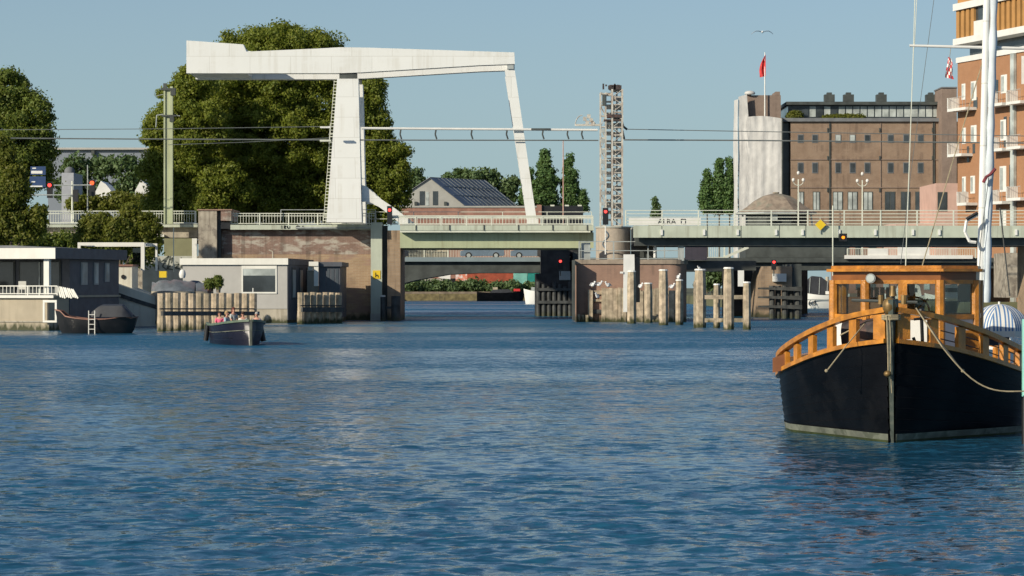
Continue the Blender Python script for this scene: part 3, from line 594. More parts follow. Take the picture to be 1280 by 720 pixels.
# green mast
Dg=222.; gm=thing('catenary_mast','green steel catenary mast on the viaduct with brackets near its top','mast',(X(210,Dg),Dg,Z(280,Dg)))
b=MB(); b.pb(204.5,206.5,112,280,Dg,.35); b.pb(212.5,215.8,108,280,Dg,.4); b.pb(206.5,212.5,112,280,Dg+.12,.15); b.build('column',M['green'],gm)
for a in ((201,219,110,112.5,Dg-.1,.6),(204,208,104,109.9,Dg,.2),(202,220,143.5,145.5,Dg-.1,.5),(213,219,112.6,119,Dg-.1,.4),(212,217,145.6,152,Dg-.1,.4)): MB().pb(*a).build('bracket',M['dark_steel'],gm)
b=MB(); b.path([(X(195,Dg),Dg,Z(120,Dg)),(X(204,Dg),Dg,Z(118,Dg))],.03,5); b.path([(X(195,Dg),Dg,Z(159,Dg)),(X(196,Dg),Dg,Z(144,Dg)),(X(204,Dg),Dg,Z(143,Dg))],.05,5); b.path([(X(220,Dg),Dg,Z(144,Dg)),(X(225,Dg),Dg,Z(145,Dg))],.04,5); b.build('bracket_arm',M['grey_steel'],gm)
# ---------------- right fixed span
D=206.
rs=thing('fixed_bridge_span','long pale green bridge span with white pipe railing on the right','bridge',(X(1000,D),D,Z(306,D)))
MB().pb(792,1420,282,297,D,.5).build('fascia',M['green2'],rs)
MB().box(X(795,D),X(1420,D),D+.9,D+9,Z(307,D),Z(284,D)).build('girder',M['dark_steel'],rs)
MB().box(X(795,D),X(1420,D),D+.51,D+10,Z(284,D),Z(282.2,D)).build('deck',M['concrete2'],rs)
b=MB(); railing(b,X(782,D),X(1420,D),D+.1,Z(282,D),Z(263,D),post=3.0,horiz=(.2,.42,.64,.86) and (.12,.34,.56,.78),r=.026,pr=.05); b.build('railing',M['rail'],rs)
b=MB()
for px in (827,880,922,970,1003,1049,1094,1141,1174,1270,1330): MB().box(X(px,D)-.09,X(px,D)+.09,D-.12,D-.004,Z(294,D),Z(287,D)).build('joint_cover',M['white2'],rs)
b=MB()
for px in (825,882,924,972,1005,1096,1176): b.box(X(px,D)+.12,X(px,D)+.16,D-.02,D-.003,Z(297,D),Z(282,D))
b.build('seam',M['dark_steel'],rs)
sg=thing('diamond_sign','yellow diamond sign hanging on the white railing of the right span','sign',(X(1025,D),D-.25,Z(288,D)))
b=MB(); b.prism([(X(1018.3,D),Z(281,D)),(X(1025,D),Z(274.3,D)),(X(1032,D),Z(281,D)),(X(1025,D),Z(288,D))],D-.28,D-.22); b.build('plate',M['yellow'],sg)
MB().bar((X(1025,D),D-.12,Z(292,D)),(X(1025,D),D-.12,Z(272,D)),.06).build('bracket',M['grey_steel'],sg)
# pole at x=1041
one('thin_pole',MB().tube((X(1041,205.5),205.5,Z(345,205.5)),(X(1041,205.5),205.5,Z(257,205.5)),.05,n=6),M['rail'],'thin pale pole standing against the right bridge span beside the orange light','pole')
one('gangway_pole',MB().tube((X(217,213),213,Z(340,213)),(X(217,213),213,Z(285,213)),.04,n=6),M['rail'],'thin pale pole in front of the olive hatch below the viaduct','pole')
# span supports
one('bridge_support',MB().pb(1290,1420,300,420,D+1,6),M['pierbrick2'],'masonry support of the right span beyond the photo edge','support')
# ---------------- second (rear) bridge
D=250.
rb=thing('rear_bridge','low arched road bridge seen behind and below the drawbridge','bridge',(X(700,D),D,0))
zt=Z(323,D)
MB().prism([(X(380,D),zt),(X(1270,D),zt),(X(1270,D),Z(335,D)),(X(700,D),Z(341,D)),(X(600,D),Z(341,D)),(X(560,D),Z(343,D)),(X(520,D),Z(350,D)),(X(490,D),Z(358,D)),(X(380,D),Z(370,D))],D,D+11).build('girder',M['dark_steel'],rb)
MB().pb(380,716,321.5,327,D-.5,.5).build('deck_edge',mat('rear_deck_edge',(.21,.27,.29),.6,.1,1),rb); MB().pb(716.2,1270,322.2,328,D-.5,.5).build('deck_edge',M['dark_steel'],rb); MB().pb(932,1056,306,322,D+3.5,7).build('dark_filler',M['dark_steel'],rb)  # last part: dark block added to close the bright gap above the deck
MB().pb(1056,1216,319,323.5,D-.9,.35).build('deck_trim',M['white2'],rb)
b=MB(); railing(b,X(495,D),X(680,D),D+10.6,zt,zt+1.15,bal=.16,post=2.5,r=.03,pr=.05); railing(b,X(860,D),X(905,D),D-.2,zt,zt+1.15,bal=.2,post=2.4,r=.03); railing(b,X(1058,D),X(1218,D),D-.7,zt,zt+.95,bal=.17,post=2.4,r=.03); b.build('railing',M['rail'],rb)
MB().pb(496,560,308,323,D+11.2,.05).build('screen_panel',M['hbbeige'],rb)
b=MB(); b.pb(1122,1162,309,320,D-.78,.04); b.pb(1085,1110,311,319,D-.78,.04); b.build('notice_board',M['white2'],rb)
b=MB(); b.bar((X(905,D),D-.3,Z(322,D)),(X(935,D),D-.3,Z(309,D)),.2,.25); 
for i in range(7): x=X(906+i*4,D); z=Z(321-i*1.75,D); b.box(x-.02,x+.02,D-.32,D-.28,z,z+1)
b.build('stair_rail',M['rail'],rb)
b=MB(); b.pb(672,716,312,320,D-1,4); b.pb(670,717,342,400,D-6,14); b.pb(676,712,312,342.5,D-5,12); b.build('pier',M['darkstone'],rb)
for i in range(7): MB().tube((X(673+i*6.6,D-6.4),D-6.4,-1.5),(X(673+i*6.6,D-6.4),D-6.4,Z(352+(i%3)*3,D-6.4)),.2,n=8).build('fender_timber',M['darkwood'],rb)
for py in (360,376): MB().pb(671,716,py,py+3.5,D-6.75,.15).build('fender_waling',M['darkwood'],rb)
MB().pb(699,713,339,350,D-6.2,.1).build('plate',M['grey_steel'],rb)
MB().pb(716,722,315,342,D-4,10).build('pier_flank',M['dark_steel'],rb)
D=236.
bp=thing('brown_pier','sloping brown masonry pier under the right span behind the dark fender block','pier',(X(915,D),D,0))
MB().prism([(X(942,D),Z(397,D)-1),(X(950,D),Z(345,D)),(X(954,D),Z(333,D)),(X(990,D),Z(333,D)),(X(990,D),Z(397,D)-1)],D,D+8).build('body',M['pierbrick2'],bp)
MB().pb(908,941,337,397,D+9,5).build('rear_column',M['darkstone'],bp)
MB().pb(855,945,326,338,D+2,6).build('bearing_shelf',M['dark_steel'],bp); MB().pb(966,983,342,352,D-.4,.4).build('sign_plate',M['white2'],bp); MB().pb(990.2,1002,330,397,D+.2,9).build('dark_side',M['dark_steel'],bp)
MB().pb(857,884,309,325,D+1.2,1).build('gear_cabinet',M['pink'],bp)
D=228.
fb=thing('fender_block','block of dark vertical fender timbers in front of the brown pier','fender',(X(972,D),D,-1))
for i,px in enumerate((965,973,981,989,997)):
    MB().tube((X(px,D),D+(i%2)*.3,-1),(X(px,D),D+(i%2)*.3,Z(357+(i>2)*1.5,D)),.26,n=10).build('post',M['darkwood'],fb)
for k,py in enumerate((361,372,383.5)): MB().prism([(X(947,D),Z(py-1.5,D)),(X(1002,D),Z(py-2.5,D)),(X(1002,D),Z(py+3,D)),(X(947,D),Z(py+.5,D))],D-.45,D-.2).build('waling',M['darkwood'],fb)
D=205.5
one('tarred_plank',MB().pb(716,719,325,400,D,3),M['dark_steel'],'dark steel edge guard on the left corner of the brick pier','guard')
# ================= mooring piles, gulls =================
def pile(px0,px1,pt,pb_,label,cap=True,name='mooring_pile',group='pale timber mooring piles in front of the pier',taper=.86,parent=None,lean=0):
    Dp=DW(pb_); xa,xb=X(px0,Dp),X(px1,Dp); wd=xb-xa; xm=(xa+xb)/2; zt=Z(pt,Dp)
    r=parent or thing(name,label,'pile',(xm,Dp,-1.2),0,group)
    b=MB(); k=8; v=[]
    for z,s in ((-1.2,1),(zt-.9,1),(zt,taper)):
        for i in range(k):
            a=math.pi/4*i+math.pi/8; v.append((xm+lean*(z+1)/4+math.cos(a)*wd*.52*s,Dp+.25+math.sin(a)*wd*.52*s,z))
    b.add(v,[tuple(range(7,-1,-1))]+[(j*8+i,j*8+(i+1)%8,j*8+8+(i+1)%8,j*8+8+i) for j in range(2) for i in range(8)]+[tuple(range(16,24))])
    b.build('post',M['pilewood'],r)
    if cap: MB().tube((xm+lean,Dp+.25,zt+.004),(xm+lean,Dp+.25,zt+.11),wd*.5,wd*.44,n=10).build('cap',M['white2'],r)
    return r
pile(784,795.5,340,404.5,'thick mooring pile standing right in front of the white signboard')
pile(805,816,355,403.5,'short mooring pile right of the white signboard, between two taller ones')
pile(823.5,835.5,338.5,406.5,'tall yellowish mooring pile in front of the right end of the brick pier')
pile(844.5,854.5,351,406,'mooring pile with a gull at the right end of the brick pier')
Dd=DW(410.5)
dl=thing('dolphin','open timber dolphin of four pale piles linked by cross beams, between pier and black boat','dolphin',(X(903,Dd),Dd,-1.2))
for a in ((868,883,338,409.5),(892,900.5,356.5,410),(904.5,918,336,412),(929,939,354,412)): pile(a[0],a[1],a[2],a[3],None,parent=dl)
MB().box(X(882,Dd),X(931,Dd),Dd+.6,Dd+.85,Z(374,Dd),Z(369,Dd)).build('cross_beam',M['pilewood'],dl)
MB().box(X(882,Dd),X(931,Dd),Dd+.6,Dd+.85,Z(403,Dd),Z(398,Dd)).build('cross_beam',M['pilewood'],dl)
MB().pb(867.2,870,352,410,Dd+.9,.3).build('side_plank',M['pilewood'],dl)
Dd=DW(402.5)
tf=thing('timber_fender','pale vertical plank fender along the foot of the brick pier','fender',(X(760,Dd),Dd,-1.2))
rr=random.Random(5)
for x0,x1,yt in ((735,738,362),(738.3,741,363),(752,756.5,360),(756.8,761,360.5),(761.3,766,360),(766.3,772,360.5),(772.4,776,359.5),(776.3,783,360),(796,801,362),(800,804,364),(815.5,819,361),(819.3,823,360),(836,843,363)):
    MB().box(X(x0,Dd),X(x1,Dd),Dd+rr.uniform(0,.1),Dd+.35,-1.2,Z(yt,Dd)).build('plank',M['pilewood'],tf)
MB().box(X(735,Dd),X(845,Dd),Dd+.36,Dd+.6,Z(368,Dd),Z(363,Dd)).build('waling',M['pilewood'],tf)
MB().box(X(740,Dd),X(845,Dd),Dd+.36,Dd+.6,Z(392,Dd),Z(387,Dd)).build('waling',M['darkwood'],tf)
MB().box(X(741,Dd),X(752,Dd),Dd+.3,Dd+.7,Z(377,Dd),Z(374,Dd)).build('ledge',M['pilewood'],tf)
for px in (722,727,732): MB().box(X(px,206),X(px+3.5,206),206.2,206.5,-1.2,Z(392+rr.random()*3,206)).build('stub',M['pilewood'],tf)
Ds=203.
sb=thing('signboard','tall blank white slanted signboard standing on the timber fender','sign',(X(785,Ds),Ds,Z(390,Ds)))
MB().prism([(X(779,Ds),Z(390,Ds)),(X(779.5,Ds),Z(318,Ds)),(X(793,Ds),Z(318,Ds)),(X(794,Ds),Z(390,Ds))],Ds,Ds+.25).build('panel',M['white2'],sb)
MB().prismz([(X(793.2,Ds),Ds+.01),(X(801,Ds),Ds+1.3),(X(801,Ds),Ds+1.5),(X(793.2,Ds),Ds+.24)],Z(378,Ds),Z(321,Ds)).build('side_panel',M['dark_steel'],sb)
MB().pb(775,779,339.5,341.8,Ds-.1,.2).build('lamp_bracket',M['white2'],sb)
one('signboard',MB().pb(922.5,930,338,358,DW(410)+3,.15),M['white2'],'small blank white board between two dolphin piles','sign')
# gulls
def gull_mesh():
    b=MB(True); b.ball((0,0,.20),.11,.17,.14,10,7,-.99)
    b.tube((0,-.16,.24),(0,-.21,.36),.065,.05,8); b.ball((0,-.225,.39),.062,.07,.06,9,6,-.99)
    b.tube((0,-.28,.385),(0,-.36,.37),.02,.006,5); b.add([(-.06,.15,.2),(.06,.15,.2),(.03,.30,.13),(-.03,.30,.13),(0,.2,.25)],[(0,1,2,3),(0,4,1),(1,4,2),(2,4,3),(3,4,0)])
    return b
G0=None
def gull(px,py_feet,D,rot,label):
    global G0
    loc=(X(px,D),D,Z(py_feet,D))
    if G0 is None:
        r=thing('gull',label,'gull',loc,rot,'white gulls resting on the timber')
        gull_mesh().build('body',M['gull'],r,local=True)
        b=MB(True); b.ball((0,.04,.225),.12,.16,.12,10,6,-.1); b.build('wing',M['gullgrey'],r,local=True)
        for s in (-1,1): MB().tube((s*.035,.02,0),(s*.035,.02,.12),.012,n=5).build('leg',M['orange_leg'],r,local=True)
        G0=r
    else:
        r=copy_tree(G0); r.location=loc; r.rotation_euler=(0,0,rot); r['label']=label
    return r
M['orange_leg']=mat('orange_leg',(.5,.2,.05),.6,.1,3)
Dg=202.6
for px,py,rot,lb in ((740.5,359.5,.8,'white gull farthest left on top of the timber fender'),(748.5,359,1.2,'white gull second from left on top of the timber fender'),(760.5,360,-1.0,'white gull third from left on the timber fender, apart from the pair'),
    (747,374,-.6,'white gull sitting on the low ledge in the gap of the timber fender'),(800.5,361.5,.6,'white gull right of the white signboard'),(839.5,362,.9,'white gull just left of the pile at the right pier end')):
    g=gull(px,py,Dg,rot,lb); g.scale=(1.12,1.12,1.18)
g=gull(848,350,DW(406)+.2,.4,'white gull standing on the pile at the right pier end'); g.scale=(1.12,)*3
g=gull(874,337,DW(409.5)+.2,-.9,'white gull lying low on the first tall dolphin pile'); g.scale=(.6,)*3
Df=150.; x,z=X(953,Df),Z(40,Df)
fg=thing('gull','grey winged gull flying high above the red flag','gull',(x,Df,z),0)
b=MB(True); b.ball((0,0,0),.07,.2,.07,8,6,-.99); b.tube((0,-.18,.01),(0,-.26,.02),.045,.02,6); b.build('body',M['gull'],fg,local=True)
for s in (-1,1):
    b=MB(True); pts=[(.04,0,0),(.22,-.04,.05),(.38,-.03,.05),(.52,.04,-.02),(.64,.12,-.12)]; wd=[.2,.19,.15,.1,.02]
    v=[];f=[]
    for (a,c,e),w2 in zip(pts,wd): v+=[(s*a,c-w2/2,e),(s*a,c+w2/2,e-.01),(s*a,c,e+.022)]
    for i in range(4): o=i*3; f+=[(o,o+1,o+4,o+3),(o,o+3,o+5,o+2),(o+2,o+5,o+4,o+1)]
    f+=[(0,2,1),(12,13,14)]; b.add(v,f); b.build('wing',M['gullgrey'],fg,local=True)
# ================= fender fences at left =================
def fence(px0,px1,n,pt,pbot,D0,D1,label,beam,thin):
    r=thing('fender_fence',label,'fender',(X((px0+px1)/2,(D0+D1)/2),(D0+D1)/2,-1.2),0,'timber fender fences by the houseboats'); rr=random.Random(n)
    for i in range(n):
        t=(i+.5)/n; Dp=D0+(D1-D0)*t; px=px0+(px1-px0)*t; wd=(px1-px0)/n*.5*Dp/F*.82
        zt=Z(pt,Dp)+rr.uniform(-.03,.05); x=X(px,Dp); b=MB(); v=[]
        for z,s in ((-1.2,1.06),(.6,1.05),(1.1,.92),(zt,.95)):
            for k in range(8): a=math.pi/4*k+.39; v.append((x+math.cos(a)*wd*1.42*s,Dp+math.sin(a)*wd*s,z))
        b.add(v,[tuple(range(7,-1,-1))]+[(j*8+k,j*8+(k+1)%8,j*8+8+(k+1)%8,j*8+8+k) for j in range(3) for k in range(8)]+[tuple(range(24,32))]); b.build('post',M['pilewood'],r)
    a0,a1=beam[0]+.5,beam[1]-.5; P=lambda px,py,Dp,dy=0:(X(px,Dp),Dp+dy,Z(py,Dp))
    MB().bar(P(px0+(7 if n>9 else 6),(a0+a1)/2,D0,-.5),P(px1+3,(a0+a1)/2,D1,-.5),.16,(a1-a0)*D0/F).build('waling',M['darkwood'],r)
    MB().bar(P(px0+4,thin,D0,-.38),P(px1,thin,D1,-.38),.07,.09).build('rail',M['darkwood'],r)
    return r
fence(197,321,13,366.5,414,DW(414.5),DW(408),'long fender fence of thirteen pale posts left of the small sloop',(388.5,395),386)
fence(372,427,7,365.5,404,DW(405),DW(404),'short fender fence of seven pale posts in front of the brick abutment',(383.5,390.5),382)
# ================= houseboat left =================
th=-math.radians(12.7); D=168.; hx=X(62,D)
hb=thing('houseboat','long navy houseboat with white roof edge and white balcony railing at the left','houseboat',(hx,D,0),th)
u=D/F  # metres per pixel at the corner
def hz(py): return CH-(py-HY)*u
W0=7.5
MB().box(-16,.5,-.25,12.6,hz(323),hz(309.5)).build('roof',M['hbnavy'],hb,local=True)
MB().box(-16,.52,-.30,-.252,hz(323.5),hz(310)).build('roof_fascia',M['hbwhite'],hb,local=True)
MB().prism([(-16,hz(309.4)),(-16,hz(306)),(-3.5,hz(306)),(-.3,hz(309.4))],2,10).build('roof_hatch',M['roofgrey'],hb,local=True)
b=MB(); b.box(-16,-.1,3.4,12.3,hz(384),hz(323.1)); b.box(-.1,0,3.4,12.3,hz(404),hz(323.1)); b.build('wall',M['hbnavy'],hb,local=True)
for i,x0 in enumerate((-13.8,-10.2,-6.9,-3.6)):
    f=MB().box(x0,x0+3.0,3.3,3.39,hz(378),hz(325)).build('window_frame',M['dark_steel'],hb,local=True)
    MB().box(x0+.1,x0+1.4,3.27,3.298,hz(376),hz(327)).build('pane',M['winglass'],f,local=True)
    MB().box(x0+1.6,x0+2.9,3.27,3.298,hz(376),hz(327)).build('pane',M['winglass'],f,local=True)
    MB().box(x0+1.45,x0+1.55,3.2,3.26,hz(376),hz(327)).build('curtain',M['winpale'],f,local=True)
for (y0,y1) in ((.2,1.0),(2.2,3.0)): pass
MB().box(-.42,-.05,0,.35,hz(371),hz(323.2)).build('post',M['hbwhite'],hb,local=True)
MB().box(-9.2,-8.9,0,.3,hz(371),hz(323.2)).build('post',M['hbwhite'],hb,local=True)
for (y0,y1,z0,z1) in ((5.3,6.4,356,327),(7.6,8.4,356,327),(9.6,10.4,352,327)):
    f=MB().box(.003,.06,y0,y1,hz(z0),hz(z1)).build('window_frame',M['hbgrey'],hb,local=True)
    MB().box(.062,.08,y0+.12,y1-.12,hz(z0)+.1,hz(z1)-.1).build('pane',M['winpale'],f,local=True)
MB().box(-16,.1,-.1,12.4,hz(372),hz(369.5)).build('deck',M['hbbeige'],hb,local=True)
MB().box(-16,-.05,0,12.3,-.6,hz(372)-.003).build('hull',M['hbbeige'],hb,local=True)
MB().box(-16,.35,-.22,-.105,hz(372.5),hz(369)).build('deck_trim',M['hbwhite'],hb,local=True)
MB().box(-16,-.04,-.06,-.003,hz(403),hz(401)).build('rubbing_strip',M['hbcon'],hb,local=True)
b=MB(); railing(b,-16,.6,-.15,hz(369),hz(357.5),bal=.26,post=2.2,r=.03,pr=.04); b.build('railing',M['hbwhite'],hb,local=True)
b=MB(); 
for i in range(9):
    b.bar((.62+.13*i,-.12+.03*(i%2),hz(357.5+i*.5)),(.85+.15*i,-.16,hz(371.5+(i%3)*.7)),.04,.11)
b.build('folded_gangway',M['hbwhite'],hb,local=True)
b=MB(); b.box(-.35,.62,-.3,-.24,hz(378),hz(375)); b.box(-.35,.62,-.3,-.24,hz(403),hz(400.5)); b.box(-.35,-.22,-.3,-.24,hz(400.4),hz(378.1)); b.box(.49,.62,-.3,-.24,hz(400.4),hz(378.1)); b.build('ladder_frame',M['hbwhite'],hb,local=True)
b=MB(); 
b.box(-12,-11,1.2,1.9,hz(369),hz(362)); b.build('planter',M['concrete'],hb,local=True)
for x_ in (-13,-7.8,-5.4,-2.6):
    r=copy_r=None
b0=MB(); b0.box(-.25,.25,-.25,.25,.4,.46); 
for a in (-.22,.22):
    for c in (-.22,.22): b0.box(a-.02,a+.02,c-.02,c+.02,0,.4)
b0.box(-.25,.25,.22,.26,.46,.95)
ch=None
for k,(x_,rz) in enumerate(((-7.6,.4),(-5.6,-.5),(-2.4,.2),(-10.5,.1))):
    wl=WM[hb.name]@Vector((x_,1.1,hz(369.5)))
    lb=['white garden chair on the left houseboat deck, second from the right','white garden chair in the middle of the left houseboat deck','white garden chair nearest the white corner post of the left houseboat','white garden chair nearest the left edge of the photo'][k]
    lb=['white garden chair on the left houseboat deck, third from the corner post','white garden chair on the left houseboat deck, second from the corner post',lb if k==2 else '', 'white garden chair on the left houseboat deck, farthest from the corner post'][k] or lb
    if ch is None: ch=thing('garden_chair',lb,'chair',wl,rz,'white chairs on the houseboat deck'); b0.build('frame',M['hbwhite'],ch,local=True); o=ch
    else: o=copy_tree(ch); o.location=wl; o.rotation_euler=(0,0,rz); o['label']=lb
# ================= steel ship behind =================
D=184.; sh=thing('steel_barge','cream steel barge with curved bow and portholed cabin behind the left houseboat','barge',(X(165,D),D,0))
def S(px,py,DD=D): return (X(px,DD),Z(py,DD))
def hull_loft(mb,rows,close=True):
    n=len(rows[0]); o=len(mb.v)
    for r in rows: mb.v+=[tuple(p) for p in r]
    for i in range(len(rows)-1):
        for j in range(n-1): mb.f.append((o+i*n+j,o+i*n+j+1,o+(i+1)*n+j+1,o+(i+1)*n+j))
rows_u=[];rows_l=[];rub=[]
for t in [i/12 for i in range(13)]:
    px=95+105*t; yb=(363+ 0*t) if t<.45 else 363+ (t-.45)*38; half=2.3*(1-max(0,(t-.55)/.45)**2.2)+.05
    x=X(px,D); zt=Z(yb-6*(t>.3)-4,D); zr=Z(yb+3,D); zl=-.5
    rows_u.append([(x,D+2.3-half,zr),(x,D+2.3-half,zt),(x,D+2.3-half+.15,zt),(x,D+2.3+half,zt),(x,D+2.3+half,zr)])
    rows_l.append([(x,D+2.3-half,zr-.002),(x,D+2.3-half*.97,.4),(x,D+2.3-half*.85,zl),(x,D+2.3+half*.85,zl),(x,D+2.3+half,zr-.002)]); rub.append((x,D+2.3-half-.05,zr))
b=MB(True); hull_loft(b,rows_u); b.build('bulwark',M['cream'],sh); b=MB(True); hull_loft(b,rows_l); b.build('hull',M['cream'],sh)
b=MB(); b.sweep(rub,.12,.28); b.build('rubbing_strake',M['darkwood'],sh)
cb=MB(); cb.pb(138,165,333,362,D+1.2,3).build('cabin',M['cream'],sh); MB().pb(137,166,330.5,333,D+1.1,3.2).build('cabin_roof',M['pinkwall'],sh)
MB(True).tube((X(151,D),D+1.12,Z(346,D)),(X(151,D),D+1.19,Z(346,D)),.16,n=14).build('porthole',M['black'],sh)
b=MB(); b.pb(97,100.5,307,345,D+2,.2); b.pb(176,180.5,307,338,D+2,.25); b.pb(97,180.5,303,306.9,D+2,.25); b.box(X(176,D),X(178,D),D+2.3,D+5,Z(306.9,D),Z(303,D)); b.box(X(97,D),X(99,D),D+2.3,D+5,Z(306.9,D),Z(303,D)); b.box(X(97,D),X(180.5,D),D+5,D+5.2,Z(306.9,D),Z(303,D)); b.box(X(182,D),X(184.5,D),D+5,D+5.2,Z(338,D),Z(303,D)); b.box(X(176.2,D),X(184.5,D),D+5.01,D+5.19,Z(306.9,D),Z(303,D))
b.build('awning_frame',M['hbwhite'],sh)
MB().pb(166,176,310,333,D+4,.05).build('window_pane',M['glassd'],sh)
# dinghy with cover
D=DW(416)-1.5; dg=thing('covered_dinghy','black dinghy with dark tarpaulin cover beside the left houseboat','boat',(X(136,D),D,0))
rows=[];rim=[];rim2=[]
for i in range(15):
    t=i/14; px=70+102*t; half=1.15*math.sin(math.pi*min(1,max(0.02,(t*.86+.12))))**.55*(1 if t>.2 else .5+2.5*t)
    zt=Z(392+ (4 if t>.9 else 0)-0*t,D)-.35*math.sin(math.pi*t)+ (.25 if t<.1 else 0); x=X(px,D)
    xc=X(124,D); xb=xc+(x-xc)*.90; xk=xc+(x-xc)*.78; rows.append([(x,D-half,zt),(xb,D-half*.92,.25),(xk,D-half*.5,-.3),(xk,D+half*.5,-.3),(xb,D+half*.92,.25),(x,D+half,zt)]); rim.append((x,D-half,zt)); rim2.append((x,D+half,zt))
b=MB(True); hull_loft(b,rows); b.add(rows[-1],[(0,1,2,3,4,5)]); b.add(rows[0],[(5,4,3,2,1,0)]); b.build('hull',M['black'],dg)
b=MB(); b.sweep(rim,.07,.06); b.sweep(rim2,.07,.06); b.build('gunwale',M['pinkwall'],dg)
b=MB(True); rows=[]
for i in range(9):
    t=i/8; px=117+50*t; z1=Z(380+ (14*(t-.75)/.25 if t>.75 else 0)+(8*(1-t/.2) if t<.2 else 0),D); x=X(px,D); rows.append([(x,D-1.0,Z(396,D)),(x,D-.8,z1-.1),(x,D,z1),(x,D+.8,z1-.1),(x,D+1.0,Z(396,D))])
hull_loft(b,rows); b.build('cover',M['darktarp'],dg)
b=MB(); 
for px in (115,122.5): b.bar((X(px,D),D-1.25,-.2),(X(px,D),D-1.25,Z(388,D)),.05)
for py in (393,399,405,411): b.bar((X(115,D),D-1.25,Z(py,D)),(X(122.5,D),D-1.25,Z(py,D)),.04)
tag(one('boarding_ladder',b,M['hbwhite'],'white boarding ladder hanging beside the black covered dinghy','ladder'))
D=186.
for (x0,x1,yt,lb,m) in ((190,244,349,'blue-grey tarpaulin covered boat behind the fence, left one','tarp'),(214,266,350,'grey-blue tarpaulin covered boat behind the fence, right one','tarp')):
    r=thing('covered_boat',lb,'boat',(X((x0+x1)/2,D),D,0),0,'tarpaulin covered boats behind the fender fence'); b=MB(True); rows=[]; rh=[]
    for i in range(13):
        t=i/12; x=X(x0+(x1-x0)*t,D); h=Z(yt+3.5*(abs(t-.45)*2)**1.3+ (2.2 if i%4==1 else 0),D); s=math.sin(math.pi*(.04+.92*t))**.5; zb=Z(364,D)
        rows.append([(x,D-1.1*s,zb),(x,D-.6*s,zb+(h-zb)*.5),(x,D,h),(x,D+.8*s,zb+(h-zb)*.55),(x,D+1.1*s,zb)]); rh.append([(x,D-1.08*s,zb-.01),(x,D-.9*s,.2),(x,D,-.3),(x,D+.9*s,.2),(x,D+1.08*s,zb-.01)])
    hull_loft(b,rows); b.build('cover',M[m],r); b=MB(True); hull_loft(b,rh); b.build('hull',M['hbcon'],r)
    D+=3.2
D=197.
def plant(px,py0,py1,w_,label,pot,D):
    r=thing('potted_plant',label,'plant',(X(px,D),D,Z(py1,D)),0)
    h=(py1-py0)*D/F; x=X(px,D); z=Z(py1,D); MB(True).tube((x,D,z),(x,D,z+h*.35),.14,.19,10).build('pot',M[pot],r)
    V,q=crown([(x,D,z+h*.7,w_*D/F,w_*D/F,h*.35)],.09,10,20,.12); me=fastmesh('leaves',V-np.array(r.location),q); me.materials.append(M['leafB']); o=bpy.data.objects.new('leaves',me); COL.objects.link(o); o.parent=r
plant(262,350,366,4,'small dark plant in a pot behind the right end of the fender fence','pinkwall',187.); plant(273,346,366,3,'slim potted conifer beside the plant behind the fender fence','concrete',187.)
b=MB(True); b.ball((X(228,196),196,Z(343,196)),.26,.2,.4,10,6,-.7); b.build; one('plastic_tub',b,M['white2'],'rounded white tub in front of the graffiti wall','tub')
b=MB(); b.pb(199,208,339,347,198,.5); one('yellow_crate',b,M['yellow'],'small yellow crate in front of the graffiti wall','crate')
# ================= grey houseboat =================
D=201.; gx=X(359,D); uh=D/F
def gz(py): return CH-(py-HY)*uh
gh=thing('houseboat','pale grey houseboat with white roof edge and one big picture window','houseboat',(gx,D,0),-math.radians(4.5))
MB().box(-8.3,0,0,12.5,gz(386),gz(331)).build('wall',M['hbgrey'],gh,local=True)
MB().box(.003,.06,.02,12.4,gz(400),gz(331)).build('shaded_end_wall',M['hbnavy'],gh,local=True)  # shade of the right end put into the colour, over the grey wall
MB().box(-8.5,.12,-.15,12.6,gz(330.8),gz(323)).build('roof',M['hbnavy'],gh,local=True)
MB().box(-8.52,.1,-.19,-.153,gz(330.9),gz(322.8)).build('roof_fascia',M['hbwhite'],gh,local=True)
MB().box(-8.2,.0,.05,12.4,-.6,gz(386)-.003).build('hull',M['hbcon'],gh,local=True)
wf=MB(); x0,x1=-57.5*uh,-13*uh
wf.box(x0,x1,-.06,-.003,gz(336),gz(332)); wf.box(x0,x1,-.08,-.003,gz(367),gz(365)); wf.box(x0,x0+.11,-.06,-.003,gz(364.9),gz(336.1)); wf.box(x1-.11,x1,-.06,-.003,gz(364.9),gz(336.1))
wf=wf.build('window_frame',M['hbwhite'],gh,local=True)
MB().box(x0+.11,x1-.11,-.03,-.004,gz(365),gz(344.5)).build('pane',M['winglass'],wf,local=True); MB().box(x0+.11,x1-.11,-.04,-.004,gz(344.4),gz(336)).build('blind',M['winpale'],wf,local=True)
MB().box(-2.75,-2.68,-.05,-.031,gz(365),gz(360)).build('bottle',M['white2'],wf,local=True)
for y0,y1 in ((1.8,3.6),(5.5,7.2),(9.,11)):
    f=MB().box(.062,.1,y0,y1,gz(375),gz(334)).build('window',M['dark_steel'],gh,local=True); MB().box(.102,.12,y0+.2,y1-.2,gz(372),gz(337)).build('pane',M['winpale'],f,local=True)
one('exhaust_flue',MB().path([(X(338,203),205,Z(323,203)),(X(338,203),205,Z(314,203)),(X(333,203),205,Z(312,203))],.05,6),M['hbcon'],'thin curved flue on the grey houseboat roof','flue')
D=206.; nh=thing('garden_cabin','navy floating cabin with white corner panel between grey houseboat and brick abutment','cabin',(X(410,D),D,0))
MB().pb(398.5,425,333,397,D,8).build('wall',M['hbnavy'],nh)
for px in (403,408.5,414,419.5): MB().pb(px,px+3.6,336,392,D-.03,.028).build('board_panel',mat('navy_panel%d'%px,(.06,.075,.09),.45,.1,1),nh)
MB().pb(397,427.5,327.5,333,D-.25,8.5).build('roof',M['hbnavy'],nh)
